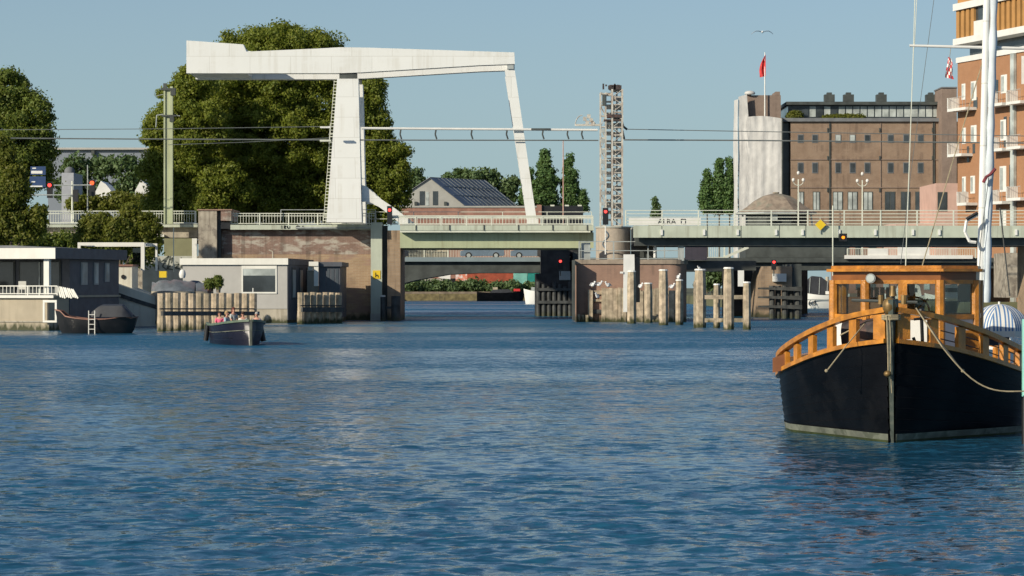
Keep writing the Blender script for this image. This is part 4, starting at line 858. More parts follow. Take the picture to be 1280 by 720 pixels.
MB().pb(386,397.9,327,332.5,D-.6,.3).build('corner_fascia',M['hbwhite'],nh); MB().pb(392.5,398,332.6,357.5,D-.5,.25).build('corner_panel',M['hbwhite'],nh)
MB().pb(385,392.3,333,338,D-.3,.1).build('lintel',M['winpale'],nh); MB().pb(384,398,338.2,372,D+.6,.1).build('doorway',M['winglass'],nh)
MB().pb(383,424,397.2,420,D+.1,8).build('float',M['hbcon'],nh); MB().pb(360,386,372,405,D+.3,7).build('side_float',M['dark_steel'],nh)
# ================= sloop with people =================
def hull_mesh(st,rake=.2,keel=-.35,strakes=6,step=.012,q0=.34,q1=.12,full=3.0,n=44):
    S_=np.array([a[0] for a in st]); B_=np.array([a[1] for a in st]); Z_=np.array([a[2] for a in st])
    ss=S_[-1]*np.linspace(0,1,n)**1.6
    def sm(A):
        from_=np.interp(ss,S_,A); 
        for _ in range(4): from_[1:-1]=(from_[:-2]+2*from_[1:-1]+from_[2:])/4
        return from_
    b=np.interp(ss,S_,B_); z=np.interp(ss,S_,Z_)
    for _ in range(3): b[1:-1]=(b[:-2]+2*b[1:-1]+b[2:])/4; z[1:-1]=(z[:-2]+2*z[1:-1]+z[2:])/4
    mb=MB(True); rows=[]
    for i in range(n):
        q=q0+(q1-q0)*min(1,ss[i]/full); prof=[]
        for j in range(strakes+1):
            t=1-j/(strakes+1e-9)*.96
            zz=keel+(z[i]-keel)*t; xx=b[i]*t**q
            rk=-rake*t*max(0,1-ss[i]/1.2)
            if j>0: prof.append((xx+step*.2,ss[i]+rk,zz+.012))
            prof.append((max(.02,xx+ (step if j<strakes else 0)) ,ss[i]+rk,zz))
        rows.append(prof)
    L=[[(-p[0],p[1],p[2]) for p in r] for r in rows]; 
    full_=[list(reversed(l))+r for l,r in zip(L,rows)]
    # order keel(left)->sheer(left), sheer(right)->keel(right); leave the top open
    o=0; mL=[list(reversed(l)) for l in L]
    hull_loft(mb,mL); hull_loft(mb,rows)
    k=len(rows[0]); mb.add([*L[-1],*reversed(rows[-1])],[tuple(range(2*k))]); 
    bot=MB(); hull_loft(mb,[[l[-1],r[-1]] for l,r in zip(L,rows)])
    return mb,ss,b,z
def deck_mesh(ss,b,z,dz,i0=0,rake=.2,inset=.02):
    mb=MB(); rows=[]
    for i in range(i0,len(ss)):
        rk=-rake*max(0,1-ss[i]/1.2); w_=max(.01,b[i]-inset); rows.append([(-w_,ss[i]+rk,z[i]+dz),(0,ss[i]+rk,z[i]+dz+.03),(w_,ss[i]+rk,z[i]+dz)])
    hull_loft(mb,rows); return mb
Ds=126.5; sx=X(313,Ds); rot=math.radians(17.8)
sl_=thing('open_sloop','dark violet open sloop carrying five people, stem towards the camera','boat',(sx,Ds,0),rot)
stt=[(0,.05,1.22),(.25,.4,1.2),(.7,.72,1.15),(1.3,.98,1.1),(2.2,1.14,1.03),(3.6,1.2,.97),(5.2,1.08,.96),(6.4,.9,1.0)]
mb,ss,bb,zz=hull_mesh(stt,rake=.12,strakes=5,step=.014); mb.build('hull',M['sloop'],sl_,local=True)
for s in (-1,1):
    MB().sweep([(s*(b_+.02),a-.12*max(0,1-a/1.2),c+.02) for a,b_,c in zip(ss,bb,zz)],.12,.11).build('gunwale',M['slooptrim'],sl_,local=True)
    MB().sweep([(s*(b_*.94+.03),a-.06*max(0,1-a/1.2),c*.62) for a,b_,c in zip(ss,bb,zz)],.02,.03).build('pinstripe',M['boot'],sl_,local=True)
deck_mesh(ss,bb,zz,-.10,0).build
d_=MB(); rows=[[(-max(.01,b_-.05),a,c-.03),(max(.01,b_-.05),a,c-.03)] for a,b_,c in zip(ss,bb,zz) if a<1.1]; hull_loft(d_,rows); d_.build('foredeck',M['slooptrim'],sl_,local=True)
d_=MB(); rows=[[(-b_*.9,a,.35),(b_*.9,a,.35)] for a,b_,c in zip(ss,bb,zz) if a>.9]; hull_loft(d_,rows); d_.build('floor',M['darkwood'],sl_,local=True)
MB().prism([(-.05,-.3),(.05,-.3),(.06,1.27),(-.06,1.27)],-.16,.02).build('stem',M['boot'],sl_,local=True)
for s in (-1,1): MB(True).tube((s*1.12,5.2,.95),(s*1.2,5.3,.15),.13,.14,10).build('fender',M['black'],sl_,local=True)
MB(True).tube((1.05,2.6,1.0),(1.22,2.6,.15),.14,.14,10).build('fender',M['black'],sl_,local=True)
MB().box(-.95,.95,2.3,2.65,.6,.68).build('bench',M['darkwood'],sl_,local=True); MB().box(-.95,.95,4.3,4.7,.6,.68).build('bench',M['darkwood'],sl_,local=True)
MB().box(-.95,-.55,1.5,4.29,.6,.67).build('side_bench',M['darkwood'],sl_,local=True); MB().box(.55,.95,1.5,4.29,.6,.67).build('side_bench',M['darkwood'],sl_,local=True)
def skin_mesh(name,verts,edges,radii,m,parent,root=0,sub=2):
    me=bpy.data.meshes.new(name); me.from_pydata(verts,edges,[]); o=bpy.data.objects.new(name,me); COL.objects.link(o)
    md=o.modifiers.new('skin','SKIN'); md.use_smooth_shade=True
    for v,r in zip(me.skin_vertices[0].data,radii): v.radius=(r,r) if isinstance(r,float) else r
    me.skin_vertices[0].data[root].use_root=True
    sd=o.modifiers.new('sub','SUBSURF'); sd.levels=sub; sd.render_levels=sub
    dg_=bpy.context.evaluated_depsgraph_get(); me2=bpy.data.meshes.new_from_object(o.evaluated_get(dg_)); me2.name=name
    bpy.data.objects.remove(o); me2.materials.clear(); me2.materials.append(m)
    for p in me2.polygons: p.use_smooth=True
    o=bpy.data.objects.new(name,me2); COL.objects.link(o); o.parent=parent; WM[o.name]=WM[parent.name].copy(); return o
def person(label,local,rz,shirt,hair,legs,longhair=False,glasses=False,parentM=None,hat=None):
    base=parentM@(Vector(local)+Vector((0,0,.16))); r=thing('person',label,'person',base,rz,None)
    V=[(0,0,.08),(0,.01,.25),(0,0,.42),(0,-.01,.54),(0,-.015,.61),(0,-.03,.70),(0,-.02,.80)]; R=[.13,.12,.14,.09,.05,.078,.072]; E=[(i,i+1) for i in range(6)]
    for s in (-1,1):
        o=len(V); V+=[(s*.17,0,.50),(s*.22,-.05,.27),(s*.15,-.27,.19),(s*.13,-.34,.17)]; R+=[.058,.042,.032,.034]; E+=[(3,o),(o,o+1),(o+1,o+2),(o+2,o+3)]
        for k,(dx,l) in enumerate(((-.028,.07),(-.01,.085),(.01,.08),(.028,.062))):
            V+=[(s*.13+dx,-.37,.168),(s*.13+dx,-.37-l,.14)]; R+=[.010,.008]; n_=len(V); E+=[(o+3,n_-2),(n_-2,n_-1)]
        V+=[(s*(.13-.045),-.36,.185)]; R+=[.01]; E+=[(o+3,len(V)-1)]
        o=len(V); V+=[(s*.10,-.03,.06),(s*.13,-.42,.09),(s*.13,-.44,-.22),(s*.13,-.55,-.26)]; R+=[.095,.065,.045,.04]; E+=[(0,o),(o,o+1),(o+1,o+2),(o+2,o+3)]
    body=skin_mesh('body',V,E,R,M['skin'],r)
    V=[(0,0,.05),(0,.01,.25),(0,0,.42),(0,-.01,.53)]; R=[.15,.135,.155,.105]; E=[(0,1),(1,2),(2,3)]
    for s in (-1,1): o=len(V); V+=[(s*.17,0,.50),(s*.215,-.045,.30)]; R+=[.072,.06]; E+=[(3,o),(o,o+1)]
    skin_mesh('shirt',V,E,R,shirt,r)
    V=[(0,0,.04)]; R=[.15]; E=[]
    for s in (-1,1): o=len(V); V+=[(s*.10,-.03,.055),(s*.13,-.42,.09),(s*.13,-.44,-.15)]; R+=[.108,.078,.06]; E+=[(0,o),(o,o+1),(o+1,o+2)]
    skin_mesh('trousers',V,E,R,legs,r,sub=1)
    b=MB(True); b.ball((0,-.005,.785),.095,.108,.105,14,9,-.05)
    b.ball((0,.035,.75),.09,.075,.11,12,8,-.95)
    if longhair: b.tube((0,.07,.76),(0,.09,.55),.08,.05,10)
    b.build('hair',hair,r,local=True)
    MB(True).tube((0,-.10,.735),(0,-.125,.715),.012,.018,6).build('nose',M['skin'],r,local=True)
    for s in (-1,1): 
        MB(True).ball((s*.032,-.096,.75),.012,.008,.009,8,6,-.99).build('eye',M['black'],r,local=True)
        MB(True).ball((s*.085,-.015,.735),.012,.022,.03,8,6,-.99).build('ear',M['skin'],r,local=True)
    MB(True).ball((0,-.10,.69),.026,.008,.008,8,6,-.99).build('mouth',M['pinkwall'],r,local=True)
    if glasses: MB().box(-.065,.065,-.115,-.10,.737,.765).build('sunglasses',M['black'],r,local=True)
    return r
W_=WM[sl_.name]; cl=lambda n,c: mat(n,c,.8,.1,6)
hb1=cl('dark_brown_hair',(.04,.018,.01)); hb2=cl('blonde_hair',(.35,.24,.12)); hb3=cl('grey_hair',(.4,.38,.35)); dk=cl('dark_trousers',(.03,.035,.05))
person('person in a bright pink top seated farthest left in the sloop',(-.75,3.9,.62),rot-.3,cl('pink_top',(.65,.12,.22)),hb1,dk,parentM=W_,longhair=True)
person('blonde person in a pale blue shirt beside the pink top in the sloop',(-.6,2.9,.66),rot+.9,cl('pale_blue_shirt',(.32,.42,.48)),hb2,dk,parentM=W_)
person('person with dark red hair in a light grey top, highest head in the sloop',(-.15,3.4,.82),rot+.5,cl('light_grey_top',(.45,.48,.47)),cl('auburn_hair',(.12,.03,.02)),dk,longhair=True,parentM=W_)
person('person in a white shirt and sunglasses in the middle of the sloop',(.15,2.5,.62),rot-.1,cl('white_shirt',(.68,.66,.58)),hb1,dk,glasses=True,parentM=W_)
person('grey-haired person at the right side of the sloop behind the stem',(.75,2.0,.60),rot-.4,cl('mauve_shirt',(.35,.28,.33)),hb3,dk,parentM=W_)
# ================= buildings =================
D=352.
wh=thing('warehouse','large brown brick warehouse with three rows of windows and a glass penthouse','building',(X(1085,D),D,1.3))
MB().pb(988,1197,152,300,D,30).build('wall',M['warehouse'],wh)
MB().pb(978,987.9,150,300,D+1.5,25).build('stair_glazing',M['winglass'],wh)
MB().pb(976,1192,147.5,151.8,D-.4,30.5).build('parapet',M['roofgrey'],wh)
for py in (199,234): MB().pb(988,1177,py,py+.9,D-.12,.117).build('brick_band',M['warehouse2'],wh)
sm=[997,1015,1044,1062,1080.5,1109.5,1129,1147,1174]; 
for row,(y0,y1) in enumerate(((168,178.5),(203,216.5))):
    for px in sm:
        f=MB().pb(px,px+7.4,y0,y1,D-.06,.057).build('window',M['roofgrey'],wh); MB().pb(px+.9,px+6.5,y0+1,y1-1,D-.09,.028).build('pane',M['winglass'] if (px+row)%3 else M['winpale'],f)
for px,w_ in ((1016,9),(1041,12.5),(1059.5,12.5),(1079,12),(1106,13),(1126,12),(1144,12),(997,8)):
    f=MB().pb(px,px+w_,239.5,263,D-.06,.057).build('window',M['dark_steel'],wh); pm='winpale' if px<1090 else 'winglass'
    MB().pb(px+1,px+w_*.45,240.5,262,D-.09,.028).build('pane',M[pm],f); MB().pb(px+w_*.55,px+w_-1,240.5,262,D-.09,.028).build('pane',M[pm],f)
for px in (1036.5,1167): MB().pb(px,px+1.6,152,290,D-.15,.147).build('downpipe',M['dark_steel'],wh)
for px in (1100.5,1165): MB().pb(px,px+1,152,290,D-.1,.097).build('pilaster',M['warehouse2'],wh)
for px in (1034,1099,1165):
    for py in (160,195,235): MB().pb(px,px+1.6,py,py+5,D-.2,.19).build('wall_anchor',M['dark_steel'],wh)
ph=MB().pb(985,1176,131,147.4,D+1.5,20).build('penthouse',M['winglass'],wh)
for i in range(19):
    px=1003+i*9.1; MB().pb(px,px+7.6,133,146,D+1.42,.07).build('pane',M['winpale'] if (i>5 or i%2==1) else M['winglass'],ph)
MB().pb(983,1180,127,130.9,D+.6,22).build('penthouse_roof',M['dark_steel'],wh)
for i,px in enumerate((1031,1055,1096,1158)):
    b=MB(); b.pb(px,px+12.5,118,126.9,D+4,1.4); b.pb(px+3,px+9,115.5,118,D+4.2,1.0); b.build('roof_vent',M['dark_steel'],wh)
V,q=crown([(X(1052,D),D+.7,Z(147,D),2.6,.5,.35),(X(1068,D),D+.7,Z(147,D),1.5,.5,.4),(X(994,D),D+.7,Z(145,D),1.0,.5,.6)],.14,6,20,.2)
me=fastmesh('roof_planting',V-np.array(wh.location),q); me.materials.append(M['leafY']); o=bpy.data.objects.new('roof_planting',me); COL.objects.link(o); o.parent=wh
D=349.; st=thing('brick_stack','tall plain brick shaft at the right end of the warehouse','tower',(X(1187,D),D,1.3))
MB().pb(1177.5,1196,110,300,D,6).build('shaft',M['warehouse2'],st); b=MB(); b.pb(1176.8,1196.5,108.5,110,D-.15,6.3); b.build('coping',M['roofgrey'],st)
D=351.; wt=thing('wrapped_tower','brick tower wrapped in white scaffold sheeting beside the warehouse','tower',(X(950,D),D,1.3))
MB().pb(934,976,119,300,D+1,5).build('brick_core',M['warehouse2'],wt)
for a,c,y0 in ((934,939,117),(969.5,975,114.5)): MB().pb(a,c,y0,118.8,D+1,5).build('battlement',M['warehouse2'],wt)
def sheet(px0,px1,py0f,D,nx=26,nz=60,amp=.07,seed=1):
    rr=np.random.default_rng(seed); v=[];f=[]
    for j in range(nz+1):
        for i in range(nx+1):
            s=i/nx; px=px0+(px1-px0)*s; top=Z(py0f(px),D); z=1.3+(top-1.3)*j/nz
            x=X(px,D); y=D+amp*(.35*math.sin(x*6+.5*math.sin(z*.5))+.9*mnoise.noise((x*1.1,z*.22,seed))+.7*mnoise.noise((x*2.4,z*.9,seed)))
            v.append((x+(.10*mnoise.noise((z*.5,seed,0))),y,z))
    for j in range(nz):
        for i in range(nx): a=j*(nx+1)+i; f.append((a,a+1,a+nx+2,a+nx+1))
    b=MB(True); b.add(v,f); return b
b=sheet(923,977.5,lambda px:148-3*math.sin((px-923)/54*math.pi) if px>935 else 121-(px-923)*.3,D); b.build('front_sheet',M['wrap'],wt)
b=MB(True); rows=[]
for j in range(40):
    z=1.3+(Z(124 if 1 else 148,D)-1.3)*j/39; rows.append([(X(934,D),D+.9,z) if z>Z(148,D)-1 else (X(923,D)-.1,D-.2,z)][:0]+[(X(923,D)-.1+.03*math.sin(z*.7),D-.2,z),(X(919,D)+.06*math.sin(z*.5),D+2.5,z),(X(923,D)+.1,D+6,z)])
hull_loft(b,rows); b.build('side_sheet',M['wrap'],wt)
MB().box(X(977,D),X(978.6,D),D,D+6,1.3,Z(147,D)).build('side_frame',M['dark_steel'],wt)
b=MB(True); b.ball((X(938,D),D+.8,Z(116,D)),.75,.5,.35,10,6,-.5); b.build('sheet_fold',M['wrap'],wt)
fp=thing('flagpole','white flagpole with a limp red flag on the wrapped tower','flagpole',(X(956,D),D+.8,Z(148,D)))
MB().tube((X(956.5,D),D+.5,Z(149,D)),(X(956.5,D),D+.5,Z(65,D)),.10,.06,8).build('pole',M['white2'],fp)
b=MB(True); rows=[]
for j in range(12):
    t=j/11; z=Z(68+27*t,D); wd=(.15+.85*math.sin(min(1,t*1.15)*math.pi*.62))*.85; rows.append([(X(957.4,D)-wd*s,D+.45-.12*math.sin(s*9+t*3),z-.15*s) for s in [k/6 for k in range(7)]])
hull_loft(b,rows); b.build('flag',M['red'],fp)
D=300.; pk=thing('pink_annex','small pink rendered annex with one dark window at the foot of the warehouse','building',(X(1185,D),D,1.3))
MB().pb(1170,1200,229,330,D,12).build('wall',M['pink'],pk); f=MB().pb(1172,1184,240,264,D-.05,.047).build('window',M['dark_steel'],pk); MB().pb(1173,1183,241,263,D-.08,.028).build('pane',M['winglass'],f)
MB().pb(1120,1171,279,330,D+2,10).build('low_wall',M['pink'],pk)
D=262.; kx,ky=X(975,D),D+4
kk=thing('bridge_kiosk','round kiosk with a curved brown slate roof behind the right bridge railing','kiosk',(kx,ky,-1.5))
v=[];f=[]; n=8; prof=[(4.35,264.5),(3.9,262),(3.2,257),(2.4,249.5),(1.5,243.5),(.5,240.5),(.02,240)]
for r_,py in prof:
    for i in range(n): a=math.pi*2*(i+.5)/n; v.append((kx+r_*math.cos(a),ky+r_*math.sin(a),Z(py,D)))
for j in range(len(prof)-1):
    for i in range(n): f.append((j*n+i,j*n+(i+1)%n,(j+1)*n+(i+1)%n,(j+1)*n+i))
f.append(tuple(range(n))); MB().add(v,f).build('roof',M['roofbrown'],kk)
def ngon(r_,z0,z1,n=8): return MB().prismz([(kx+r_*math.cos(math.pi*2*(i+.5)/n),ky+r_*math.sin(math.pi*2*(i+.5)/n)) for i in range(n)],z0,z1)
ngon(3.3,Z(323,D),Z(265,D)).build('wall',M['dark_steel'],kk); ngon(3.4,-1.5,Z(323,D)-.003).build('foundation',M['darkstone'],kk); ngon(4.4,Z(266.5,D),Z(264.6,D)).build('eaves',M['grey_steel'],kk); ngon(.35,Z(240,D),Z(238.5,D)).build('finial',M['roofbrown'],kk)
MB().pb(963,972,268,276,D+.55,.3).build('window',M['winpale'],kk)
for px in (930,1020): MB().prism([(X(px,D),Z(290,D)),(X(px+2,D),Z(290,D)),(X(px+(3 if px<975 else -1),D),Z(266,D)),(X(px+(1 if px<975 else -3),D),Z(266,D))],D+3,D+3.3).build('strut',M['white2'],kk)
# lamps
for px,py,lb in ((998,222,'ornate street lamp with three white globes left of the brick warehouse windows'),(1078,223,'ornate street lamp with three white globes in front of the pale warehouse windows')):
    Dl=258.; x=X(px,Dl); r=thing('street_lamp',lb,'street lamp',(x,Dl,Z(323,Dl)),0,'globe street lamps on the rear bridge')
    MB(True).tube((x,Dl,Z(323,Dl)),(x,Dl,Z(py+2,Dl)),.10,.06,8).build('pole',M['rail'],r)
    for s,dz in ((-1,0),(1,0),(0,.7)):
        c=(x+s*.5,Dl,Z(py+3,Dl)+dz); MB(True).ball(c,.16,.16,.2,10,8,-.99).build('globe',M['white2'],r)
        if s: MB().path([(x,Dl,Z(py+10,Dl)),(x+s*.3,Dl,Z(py+9,Dl)),(x+s*.5,Dl,Z(py+6,Dl))],.04,5).build('arm',M['rail'],r)
one('thin_flagpole',MB().tube((X(704,258),258,Z(323,258)),(X(704,258),258,Z(176,258)),.07,.045,6),M['pink'],'thin bare pole rising in front of the poplars','pole')
# apartment building
Ax,Ay=X(1197,265),265.; Bx,By=X(1280,252),252.; L_=math.hypot(Bx-Ax,By-Ay); ang=math.atan2(By-Ay,Bx-Ax); dx,dy=math.cos(ang),math.sin(ang)
ap=thing('apartment_building','orange brick apartment tower with white balconies at the right edge','building',(Ax,Ay,1.3),ang)
def U(px): k=(px-640)/F; return (k*Ay-Ax)/(dx-k*dy)
def UD(px): return Ay+U(px)*dy
def UZ(px,py): return CH-(py-HY)*UD(px)/F-1.3
def face(px0,px1,py0,py1,out=.05,dep=.047,pz=None):   # box on the facade: rectangle measured at its left edge
    z0,z1=UZ(px0,py1),UZ(px0,py0); return MB().box(U(px0),U(px1),-out,-out+dep,z0,z1)
H1=UZ(1197,79); LL=24
MB().box(0,LL,0,14,0,H1-.002).build('wall',M['aptbrick'],ap,local=True)
MB().box(-.1,LL,-.15,14,H1,H1+.55).build('white_band',M['white2'],ap,local=True)
zA=UZ(1197,57); 
MB().box(.4,LL,1.2,14,H1+.552,zA-.002).build('recessed_storey',M['winglass'],ap,local=True)
MB().box(-.1,LL,-.5,14,zA,zA+.65).build('floor_slab',M['white2'],ap,local=True)
zB=UZ(1197,14); MB().box(-.1,LL,-.5,14,zB,zB+.7).build('floor_slab',M['white2'],ap,local=True)
MB().box(0,LL,0,13.9,zA+.652,zB-.002).build('upper_wall',M['winglass'],ap,local=True)
MB().box(0,LL,0,13.9,zB+.702,zB+4.5).build('upper_wall',M['louvre'],ap,local=True)
MB().box(-.1,LL,-.5,14,zB+4.502,zB+5.1).build('floor_slab',M['white2'],ap,local=True)
b_=[];i=0; x=.15
while x<LL-1:
    if not (4.0<x<6.3): MB().box(x,x+.62,-.25,-.003,zA+.652,zB-.003).build('louvre_panel',M['louvre'],ap,local=True)
    x+=1.05
MB().box(4.1,6.0,-.35,-.003,zA+.655,zA+2.1).build('balcony_panel',M['white2'],ap,local=True)
for k in range(5):
    z=zA+.654; 
for (x0,x1,y0,y1) in ((1202.5,1207,105,125),(1203,1207.5,160,180),(1203,1207.5,221,242),(1214,1221,102,126),(1214,1221,157,179),(1213.5,1219,220,242),(1251.5,1259,94,117),(1251,1258,150,176),(1250,1258,208,240),(1250,1258,262,285)):
    f=face(x0,x1,y0,y1).build('window',M['white2'],ap,local=True); u0,u1=U(x0),U(x1); w2=(u1-u0)
    MB().box(u0+w2*.12,u1-w2*.45,-.09,-.053,UZ(x0,y1)+.2,UZ(x0,y0)-.15).build('pane',M['winpale'],f,local=True)
for (x0,x1,y0,y1) in ((1209,1211.5,183,203),(1217,1222,122,136),(1263.5,1266,91,118),(1262,1265,146,184),(1255,1258.5,146,184),(1262,1266,206,250),(1216,1219,180,192),(1245,1248,100,128)):
    face(x0,x1,y0,y1,.04,.037).build('window',M['winglass'],ap,local=True)
def balcony(px0,px1,pyf,lb=None):
    u0,u1=U(px0),U(px1); z=UZ(px0,pyf); g_=MB().box(u0,u1,-1.3,-.004,z-.28,z).build('balcony',M['white2'],ap,local=True)
    MB().box(u0,u0+.12,-1.3,-.004,z+.002,z+1.15).build('side_panel',M['white2'],g_,local=True)
    b=MB()
    for s in range(7): uu=u0+.2+(u1-u0-.3)*s/6; b.box(uu,uu+.03,-1.28,-1.25,z+.002,z+1.08)
    b.box(u0+.125,u1,-1.29,-1.24,z+1.081,z+1.13); b.build('railing',M['hbgrey'],g_,local=True)
for a in ((1198,1221,137),(1198,1216,193.5),(1247,1267,131),(1248,1267,187),(1248,1267,252.5),(1210,1222,254),(1272,1290,128),(1272,1290,184),(1272,1290,248)): balcony(*a)
MB().box(U(1266.5),U(1271),-.35,-.05,0,H1).build('downpipe',M['winpale'],ap,local=True)
# gabled house with solar roof
D=528.; h=thing('gabled_house','grey gabled house with a large solar panel roof behind the drawbridge','house',(X(545,D),D,1.3))
gp=[(X(a,D),Z(c,D)) for a,c in ((506,243),(537,222.5),(580,256.5),(580,360),(506,360))]
D3=D+14; dxx=X(607,D3)-X(537,D); 
n=len(gp); v=[(x,D,z) for x,z in gp]+[(x+dxx,D3,z) for x,z in gp]
MB().add(v,[tuple(range(n)),tuple(range(2*n-1,n-1,-1)),(2,3,8,7),(3,4,9,8),(4,0,5,9)]).build('wall',M['housewall'],h)
def rf(i,j,m,name,over=.25,up=.12):
    a,c=Vector(v[i]),Vector(v[j]); a2,c2=Vector(v[i+n]),Vector(v[j+n]); e=Vector((0,-.4,0)); nn=(c-a).cross(a2-a).normalized(); nn=nn if nn.z>0 else -nn
    s=(c-a)*.03; P=[a+e,c+e+s,c2-e+s,a2-e]; MB().add([p+nn*.02 for p in P]+[p+nn*up for p in P],[(0,1,2,3),(7,6,5,4),(0,4,5,1),(1,5,6,2),(2,6,7,3),(3,7,4,0)]).build(name,m,h)
rf(0,1,M['roofgrey'],'roof'); rf(1,2,M['solar'],'solar_roof')
_a,_c,_a2,_c2=[Vector(v[i]) for i in (1,2,1+n,2+n)]; _n=(_c-_a).cross(_a2-_a).normalized(); _n=_n if _n.z>0 else -_n
for i in range(13):
    t=(i+.5)/13; MB().bar(tuple(_a.lerp(_a2,t)+_n*.2),tuple(_c.lerp(_c2,t)+_n*.2),.22,.06).build('panel_rail',M['grey_steel'],h)
for t in (.33,.66): MB().bar(tuple(_a.lerp(_c,t)+_n*.26),tuple(_a2.lerp(_c2,t)+_n*.26),.15,.06).build('panel_rail',M['grey_steel'],h)
for px in (524.5,541): f=MB().pb(px,px+6.5,239,256.5,D-.06,.055).build('window',M['winglass'],h)
MB().pb(532,536,240,257,D-.06,.05).build('window_panel',M['winpale'],h)
for px in (518,555): MB().pb(px,px+3.5,252,257,D-.4,.3).build('planter',M['dark_steel'],h)
D=513.; one('terracotta_wall',MB().pb(500,676,259.5,348,D,8),M['pinkwall'],'long low terracotta coloured wall behind the lifting span railing','wall')
tw=one('coping',MB().pb(500,676,257.3,259.4,D-.2,8.4),M['housewall'],'thin grey capping slab on top of the terracotta wall','coping')
sd=thing('black_shed','black flat shed with three yellow light strips behind the railing','shed',(X(702,D),D,1.3)); MB().pb(677,729,257,362,D-2,6).build('wall',M['black'],sd)
for px in (688,706,722): MB().pb(px,px+5,256,257.8,D-2.1,.09).build('light_strip',M['rail'],sd)
MB().pb(671,677,256,272,D-2.5,1).build('end_pillar',M['pinkwall'],sd)
# white hoarding with lettering
D=260.; hd=thing('hoarding','long white hoarding with dark letters behind the right bridge railing','sign',(X(825,D),D,Z(300,D)))
MB().pb(786,876,272.5,281.5,D,.3).build('board',M['white2'],hd)
for px in (790,830,868): MB().pb(px,px+1.5,283.1,322.9,D+.1,.15).build('post',M['grey_steel'],hd)
def text(body,px,py,D,h,m,parent,name='lettering'):
    c=bpy.data.curves.new(name,'FONT'); c.body=body; c.size=h/.72; c.extrude=.01; o=bpy.data.objects.new(name,c); COL.objects.link(o)
    dg_=bpy.context.evaluated_depsgraph_get(); me=bpy.data.meshes.new_from_object(o.evaluated_get(dg_)); bpy.data.objects.remove(o); me.name=name; me.materials.clear(); me.materials.append(m)
    o=bpy.data.objects.new(name,me); COL.objects.link(o); o.parent=parent; o.rotation_euler=(math.pi/2,0,0); 
    o.location=WM[parent.name].inverted()@Vector((X(px,D),D-.03,Z(py,D))); return o
text('ALRA',822,280,D,.55,M['dark_steel'],hd); b=MB(); 
for a in ((851,857,273.5,274.3),(851,857,279.3,280),(851,851.7,274.3,279.3),(856.3,857,274.3,279.3)): b.pb(*a,D-.05,.045)
b.build('box_mark',M['black'],hd)
# left distance: long roof, tents, grey shed, signs
D=600.; lr=thing('long_hall','distant long grey hall roof above the trees on the left','building',(X(150,D),D,1.3))
MB().pb(60,420,187,300,D,60).build('wall',mat('hall_cladding',(.2,.23,.27),.7,.06,.1),lr); MB().pb(60,420,184.5,187,D-1,62).build('roof_edge',M['hbgrey'],lr)
for px in (114,180): MB().pb(px,px+4,188,194,D-1,.9).build('dark_panel',M['dark_steel'],lr)
D=320.
for pts,lb in (([(118,262),(119,240),(126,226),(132,230),(146,247),(150,262)],'larger white pointed tent roof right of the amber signal'),([(168,262),(169,238),(176,225),(184,231),(187,240),(188,262)],'smaller white pointed tent roof left of the green catenary mast')):
    one('tent',MB().pprism(pts,D,5),M['white2'],lb,'tent','white tents beyond the road')
D=290.; gs=thing('grey_shed','small grey building with a dark round roof behind the traffic signals','building',(X(84,D),D,1.3)); MB().pb(77,92,216,300,D,6).build('wall',mat('blue_grey_wall',(.36,.38,.42),.8,.08,1),gs)
MB(True).ball((X(85,D),D+1,Z(214,D)),.6,.6,.55,12,7,-.3).build('roof_dome',M['roofgrey'],gs)
D=234.
for x0,x1,y0,y1,lb in ((38,57,208,218.5,'upper blue road sign with a white strip in front of the left tree'),(37,57,220.5,234,'lower blue road sign with a white bottom edge in front of the left tree')):
    r=thing('road_sign',lb,'sign',(X((x0+x1)/2,D),D,Z(y1,D)),0,'blue road signs on the left'); MB().pb(x0,x1,y0,y1,D,.1).build('panel',M['blue'],r)
    MB().pb(x0+1,x1-4,213.5 if y0<215 else 232,217 if y0<215 else 233.7,D-.03,.025).build('white_strip',M['white2'],r)
    MB().pb(x0+2.5,x0+7,(y0+1.5) if y0<215 else 226.5,(y0+3) if y0<215 else 228,D-.03,.025).build('legend',M['white2'],r)
sgp=thing('signal_gantry','thin grey post with two long horizontal signal arms on the left','post',(X(89,D),D,Z(285,D)))
MB().tube((X(89,D),D+.6,Z(285,D)),(X(89,D),D+.6,Z(226,D)),.1,.08,8).build('post',M['rail'],sgp)
MB().tube((X(66,D),D+.5,Z(231.3,D)),(X(113,D),D+.5,Z(231,D)),.06,n=6).build('upper_arm',M['grey_steel'],sgp); MB().tube((X(38,D),D+.4,Z(243.5,D)),(X(92,D),D+.4,Z(243.5,D)),.06,n=6).build('lower_arm',M['grey_steel'],sgp)
MB().pb(91,97.5,237,252,D+.2,.3).build('signal_back',M['black'],sgp)
one('lamp_post',MB().tube((X(105,D),D+2,Z(285,D)),(X(105,D),D+2,Z(205,D)),.07,.05,6),M['grey_steel'],'thin grey lamp post between the two left signals','post')
